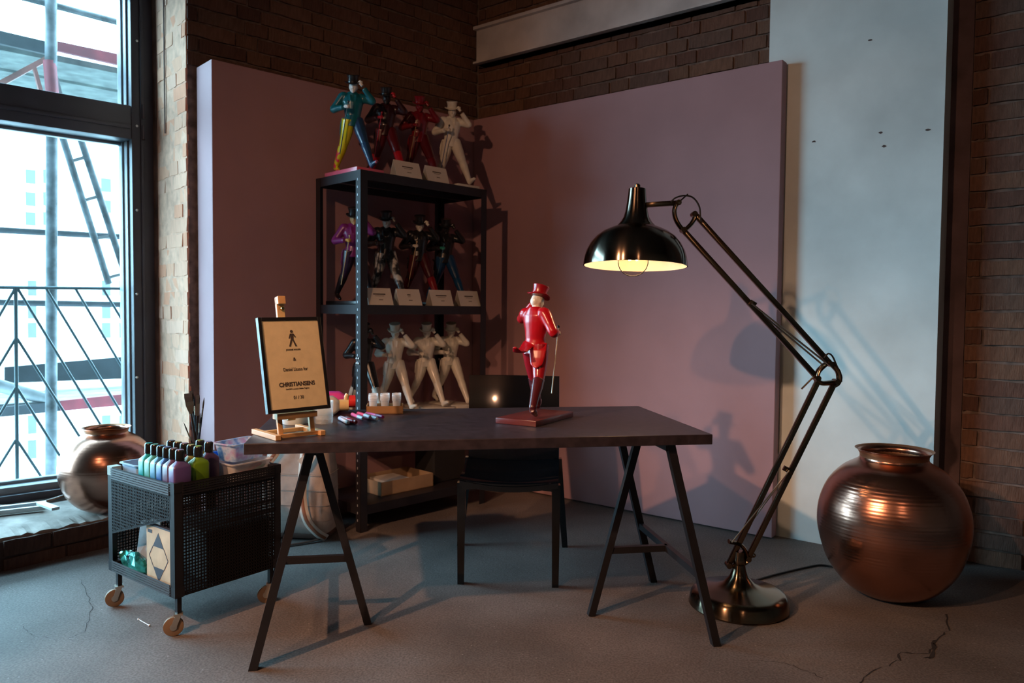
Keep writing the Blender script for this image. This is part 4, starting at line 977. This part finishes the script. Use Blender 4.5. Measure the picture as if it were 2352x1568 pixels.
ebar('clamp', top - V(.0, .008, 0) - lv * .014, top - V(0, .008, 0) + lv * .012, .026, .024, up=(0, 1, 0))
MB().tube([top + V(0, -.028, -.026), top + V(0, -.012, -.026)], [.005, .006], 14).build('clamp_screw', mat('bright_brass', (.7, .5, .2), .2, 1.0), es, 40)
# framed notice
FWd, FHt, FT = .213, .300, .018
po_ = V(-.035, -.008, .0835)
fm_ = thing('framed_notice', 'black framed printed notice standing on the small easel', 'picture frame', (0, 0, 0))
ex, ey = V(math.cos(EY), math.sin(EY), 0), V(-math.sin(EY), math.cos(EY), 0)
nl = es.location + ex * po_.x + ey * po_.y + V(0, 0, po_.z)
Zax = (ey * math.sin(LN) + V(0, 0, math.cos(LN))).normalized(); Yax = Zax.cross(ex).normalized(); 
roll_ = Matrix.Rotation(-.012, 4, 'Y')
MF = Matrix((ex, Yax, Zax)).transposed().to_4x4(); MF.translation = nl; fm_.matrix_world = MF @ roll_
b_ = .011; FB = mat('black_frame_lacquer', (.012, .011, .013), .3)
for (a, c) in (((b_ / 2, FHt / 2), (b_, FHt)), ((FWd - b_ / 2, FHt / 2), (b_, FHt)), ((FWd / 2, b_ / 2), (FWd - 2 * b_, b_)), ((FWd / 2, FHt - b_ / 2), (FWd - 2 * b_, b_))):
    MB().box((a[0], 0, a[1]), (c[0], FT, c[1]), bev=.001).build('frame_rail', FB, fm_)
MB().box((FWd / 2, -.0045, FHt / 2), (FWd - b_ * 1.6, .004, FHt - b_ * 1.6)).build('paper', mat('cream_paper', (.66, .54, .33), .8, var=.03, scale=40), fm_)
def text(s, size, z, bold=0, w_=None, sp=1.0):
    cu = bpy.data.curves.new('lettering', 'FONT'); cu.body = s; cu.size = size; cu.align_x = 'CENTER'; cu.extrude = .0002; cu.offset = bold; cu.space_character = sp
    o = bpy.data.objects.new('lettering', cu); C.objects.link(o); cu.materials.append(INK); o.parent = fm_
    o.rotation_euler = (math.pi / 2, 0, 0); o.location = (FWd / 2, -.0069, z)
    if w_:
        bpy.context.view_layer.update(); k = w_ / max(1e-4, o.dimensions.x); o.scale = (k, 1, 1)
        bpy.context.view_layer.update()
    me = bpy.data.meshes.new_from_object(o.evaluated_get(bpy.context.evaluated_depsgraph_get())); me.name = 'lettering'
    sc_, rt_, lo_ = o.scale.copy(), o.rotation_euler.copy(), o.location.copy(); bpy.data.objects.remove(o)
    n = link('lettering', me, INK, fm_); n.scale, n.rotation_euler, n.location = sc_, rt_, lo_
    return n
text('JOHNNIE WALKER', .0072, .193, .0001, .050); text('&', .015, .160, .0002); text('Daniel Lisson for', .0155, .128, .0001, .082)
text('CHRISTIANSENS', .0185, .080, .0006, .121); text('DIAGEO contact: Heiko Tegtma', .0066, .0690, 0, .079); text('01 / 30', .0150, .039, .0001, .034)
# plain walking pictogram above the first line
pg = MB(); 
def pk(poly): pg.add([(FWd / 2 + x, -.0072, .205 + z) for x, z in poly] + [(FWd / 2 + x, -.006, .205 + z) for x, z in poly], [tuple(range(len(poly))), tuple(range(2 * len(poly) - 1, len(poly) - 1, -1))] + [(i, (i + 1) % len(poly), len(poly) + (i + 1) % len(poly), len(poly) + i) for i in range(len(poly))])
pk([(.0 + .0048 * math.cos(a), .049 + .0048 * math.sin(a)) for a in [i * math.pi / 6 for i in range(12)]])
pk([(-.006, .042), (.006, .042), (.004, .024), (-.005, .024)]); pk([(-.005, .024), (.001, .024), (-.008, .0), (-.013, .001)]); pk([(-.001, .024), (.004, .024), (.014, .001), (.009, -.0)])
pk([(-.006, .042), (-.003, .041), (-.009, .026), (-.012, .027)]); pk([(.006, .042), (.003, .040), (.010, .029), (.013, .031)])
pg.build('pictogram', INK, fm_)
# tumbler
GL = translucent('clear_glass', (.75, .82, .85), .28, .05)
gp = onz(744, 972, TZ); t = thing('glass_tumbler', 'empty clear glass tumbler behind the easel', 'glass', (gp.x, gp.y, TZ + .0005))
MB().lathe([(.001, 0), (.029, 0), (.031, .004), (.034, .080), (.0325, .0805), (.031, .078), (.0285, .016), (.001, .013)], 36).build('body', GL, t, 50)
# jar with yellow lid, lying roll behind easel
jp = onz(678, 972, TZ); t = thing('squat_jar', 'squat pale jar with yellow lid behind the easel', 'jar', (jp.x, jp.y, TZ + .0005))
MB().lathe([(.001, 0), (.044, 0), (.046, .005), (.046, .038), (.042, .040), (.001, .040)], 32).build('body', mat('pale_jar', (.55, .60, .60), .3), t, 40); MB().lathe([(.048, .038), (.048, .054), (.001, .055)], 32).build('lid', mat('yellow_lid', (.70, .42, .06), .35), t, 40)
# bottles lying down
def lying(p, ang, h, r, cap, m, mc, label, hook=True):
    t = thing('squeeze_bottle', label, 'bottle', p, ang, 'squeeze bottles lying on the desk')
    R_ = Matrix.Rotation(math.pi / 2, 4, 'Y')
    def sec(x, a, b): return [V(x, q_.x, q_.y + r) for q_ in rrect(a, b, 0, .5)]
    MB().loft([sec(0, r * .9, r * .9), sec(.006, r, r), sec(h * .78, r, r), sec(h * .9, r * .8, r * .75), sec(h, r * .45, r * .45)]).build('body', m, t, 40)
    MB().tube([V(h - .002, 0, r), V(h + cap, 0, r)], r * .62, 20).build('cap', mc, t, 40)
    if hook: MB().tube(smoothpath([V(h + cap * .75, 0, r * 1.3), V(h + cap * .78, 0, r * 1.9), V(h + cap * .95, 0, r * 2.15)], 4), [r * .25] * 9, 12).build('flip_top', mc, t, 40)
    return t
bA = onz(752, 956, TZ)
lying((bA.x - .075, bA.y + .02, TZ + .0005), 16 * D2R, .115, .036, .032, translucent('milky_bottle', (.62, .62, .56), .92), mat('yellow_cap', (.62, .46, .22), .4), 'milky white squeeze bottle with yellow cap lying on the desk')
lying((bA.x - .10, bA.y + .105, TZ + .0005), 14 * D2R, .150, .040, .03, mat('magenta_bottle', (.62, .06, .34), .35), mat('red_cap', (.60, .03, .03), .35), 'magenta squeeze bottle with red cap behind the milky one', False)
# markers
mk = [((765, 958), (812, 974), (.55, .45, .55), (.35, .02, .05)), ((772, 961), (800, 976), (.62, .55, .66), (.5, .5, .55)), ((783, 952), (834, 973), (.60, .08, .20), (.55, .5, .6)), ((790, 962), (818, 975), (.04, .07, .12), (.30, .02, .02)), ((803, 953), (850, 970), (.58, .05, .12), (.6, .55, .66)), ((815, 953), (848, 965), (.35, .03, .08), (.4, .05, .2)), ((828, 954), (866, 967), (.25, .15, .06), (.5, .55, .62)), ((844, 955), (880, 963), (.45, .10, .35), (.25, .02, .12))]
mlab = ['white and red marker at the tumbler side of the pile', 'stubby white capped marker at the front of the pile', 'pink marker with pale cap crossing the pile', 'dark marker with red cap end in the pile', 'red marker with white cap in mid pile', 'dark red marker under the white capped one', 'brown marker with pale grey cap', 'magenta marker lying outermost in the pile']
for k, ((a, b, c1, c2), lab) in enumerate(zip(mk, mlab)):
    p, q_ = onz(*a, TZ), onz(*b, TZ); d = q_ - p; L_ = .125; d = d.normalized(); zz = V(0, 0, .0085 + (.010 if k in (2, 4) else 0))
    st = q_ - d * L_
    t = thing('marker_pen', lab, 'marker', (st.x, st.y, TZ + .0005), 0, 'marker pens on the desk')
    MB().tube([zz, zz + d * .004, zz + d * .08], [.005, .0068, .0068], 12).build('barrel', mat('mk_%d_a' % k, c1, .3), t, 40)
    MB().tube([zz + d * .075, zz + d * .12, zz + d * L_], [.0078, .0074, .0055], 12).build('cap', mat('mk_%d_b' % k, c2, .3), t, 40)
# kraft tray of clear cups
tl_, tr_ = onz(841, 951, TZ), onz(926, 950, TZ); tw_ = (tr_ - tl_).length; ta = math.atan2((tr_ - tl_).y, (tr_ - tl_).x)
t = thing('cup_tray', 'low brown cardboard tray filled with clear cups on the desk', 'tray', (tl_.x, tl_.y, TZ + .0005), ta)
td, th_ = .095, .030; mb = MB(); mb.box((tw_ / 2, td / 2, .0015), (tw_, td, .003))
for (cx, cy, sx_, sy_) in ((tw_ / 2, .0015, tw_, .003), (tw_ / 2, td - .0015, tw_, .003), (.0015, td / 2, .003, td), (tw_ - .0015, td / 2, .003, td)): mb.box((cx, cy, th_ / 2), (sx_, sy_, th_))
mb.build('tray', mat('brown_card', (.42, .23, .10), .8), t)
CUP = translucent('clear_plastic_cup', (.78, .82, .88), .42, .12)
TM = frame(V(tl_.x, tl_.y, TZ + .004), V(math.cos(ta), math.sin(ta), 0), V(-math.sin(ta), math.cos(ta), 0))
for k in range(3):
    for r_ in range(2):
        p = TM @ V(tw_ * (.18 + .32 * k), .027 + .041 * r_, 0)
        pr = [(.001, .001), (.0125, .001), (.0165, .045)]
        for j in range(4): pr += [(.0185, .046 + j * .0058), (.0188, .049 + j * .0058), (.0176, .0508 + j * .0058)]
        pr += [(.0192, .070), (.0175, .070), (.0118, .003), (.001, .003)]
        single('plastic_cup', MB().lathe(pr, 24), CUP, p, ('clear ribbed cup, %s in the %s row of the kraft tray' % (('end by the rack post', 'middle one', 'end by the red statuette')[k], ('front', 'back')[r_])), 'cup', 'clear cups in the tray', smooth=40)
#@@BACKPACK
bpk = thing('backpack', 'beige canvas backpack with brown striped straps leaning by the rack', 'backpack', (-1.06, 3.775, 0), -6 * D2R)
CAN = mat('beige_canvas', (.42, .35, .31), .9, var=.06, scale=20, bump=.3, bscale=200); LEA = mat('dark_brown_leather', (.07, .03, .02), .6); STR = mat('rust_stripe', (.28, .10, .05), .8); CRM = mat('cream_webbing', (.58, .52, .46), .85)
rg = []
for z, wx, wy, oy in ((.0, .13, .06, .0), (.012, .165, .085, 0), (.08, .178, .098, -.005), (.2, .180, .095, 0), (.34, .172, .088, .01), (.44, .155, .075, .02), (.50, .12, .055, .028), (.52, .06, .03, .03)):
    rg.append([p + V(0, oy, 0) for p in rrect(wx, wy, z, .55, 7)])
MB().loft(rg).build('body', CAN, bpk, 50)
rg = [[p for p in rrect(wx, wy, z, .55, 7)] for z, wx, wy in ((.0005, .132, .063), (.012, .169, .089), (.032, .175, .094), (.036, .172, .092))]
MB().loft(rg).build('base', LEA, bpk, 50)
for z in (.10, .175, .25, .33): 
    rr_ = [V(p.x * 1.003, p.y * 1.004 - .003, p.z) for p in rrect(.181, .097, z, .55, 7)]; MB().tube(rr_ , .0016, 6, closed=True).build('seam', mat('seam_thread', (.30, .25, .22), .9), bpk)
def strap(pts, w_):
    P_ = smoothpath(pts, 6); mb = MB(); m2 = MB(); m3 = MB()
    mb.tube(P_, .001, 8, flat=(6, w_ * 1000), up=(0, -1, 0)).build('strap', CRM, bpk, 50); m2.tube([p + V(0, -.0065, 0) for p in P_], .001, 8, flat=(1.5, w_ * 380), up=(0, -1, 0)).build('strap_stripe', STR, bpk, 50)
strap([(.07, -.07, .50), (.06, -.098, .42), (.055, -.112, .30), (.058, -.116, .20), (.08, -.118, .11), (.125, -.108, .05), (.165, -.085, .015)], .022)
strap([(-.06, -.07, .49), (-.09, -.095, .43), (-.14, -.10, .36), (-.175, -.085, .28)], .022)
MB().tube(smoothpath([V(.13, -.10, .012), V(.08, -.14, .008), V(.0, -.20, .008), V(-.05, -.235, .008), (V(-.075, -.21, .008))], 6), .001, 8, flat=(4, 11), up=(0, 0, 1)).build('strap_end', LEA, bpk, 50)
MB().add([(.03, -.115, .40), (.10, -.10, .46), (.12, -.10, .42), (.085, -.112, .355), (.03, -.112, .40), (.10, -.097, .46), (.12, -.097, .42), (.085, -.109, .355)], [(0, 1, 2, 3), (7, 6, 5, 4), (0, 1, 5, 4), (1, 2, 6, 5), (2, 3, 7, 6), (3, 0, 4, 7)]).build('fabric_tag', CRM, bpk)
# ------------------------------------------------------------------ sill clutter, swab
p0, p1 = onz(-60, 1192, .15), onz(104, 1172, .15)
ap = thing('aluminium_profile', 'white aluminium profile bars lying on the window sill', 'profile', (p1.x, p1.y, .152)); O = ap.location
ALU = mat('white_aluminium', (.55, .58, .60), .4, .2)
for (dy, hh) in ((0, .02), (.045, .03)):
    MB().bar(p0 + V(-.02, dy, hh / 2 + .006), p1 + V(-dy * .5, dy, hh / 2 + .006), .022, hh, bev=.002).build('bar', ALU, ap, off=O)
MB().bar(onz(92, 1155, .19), onz(128, 1168, .19), .035, .014, bev=.002).build('end_bracket', ALU, ap, off=O)
hs = [onz(-80, 1140, .20), onz(20, 1142, .2), onz(90, 1135, .2), onz(150, 1118, .2)]
for p in hs: p.z = .157
single('hose', MB().tube(smoothpath([p - hs[0] for p in hs], 6), .007, 8), mat('brown_hose', (.22, .12, .08), .5), hs[0], 'thin brown hose running along the foot of the window', 'hose', smooth=60)
a, b = onz(318, 1424), onz(343, 1438); t = thing('cotton_swab', 'white cotton swab lying on the floor before the cart', 'swab', (a.x, a.y, .0005)); d = b - a
WS = mat('white_paper_stick', (.75, .75, .75), .6); MB().tube([V(0, 0, .003), d + V(0, 0, .003)], .0016, 8).build('stick', WS, t)
for k in (0, 1): MB().ell(d * k + V(0, 0, .0035), (.0042, .0042, .0035)).build('cotton_tip', WS, t, 60)
cbp = [wpt(x, y, .30) for x, y in ((378, -60), (372, 60), (358, 170), (348, 260), (340, 300))]
single('wall_cable', MB().tube(smoothpath([ML @ V(-.012, p.y, p.z) - ML @ V(-.012, cbp[0].y, cbp[0].z) for p in cbp], 5), .004, 6), mat('grey_cable', (.2, .17, .17), .6), ML @ V(-.012, cbp[0].y, cbp[0].z), 'thin grey cable hanging down the brick jamb', 'cable')
print('BRICKS', n1, n2, n3, n4)
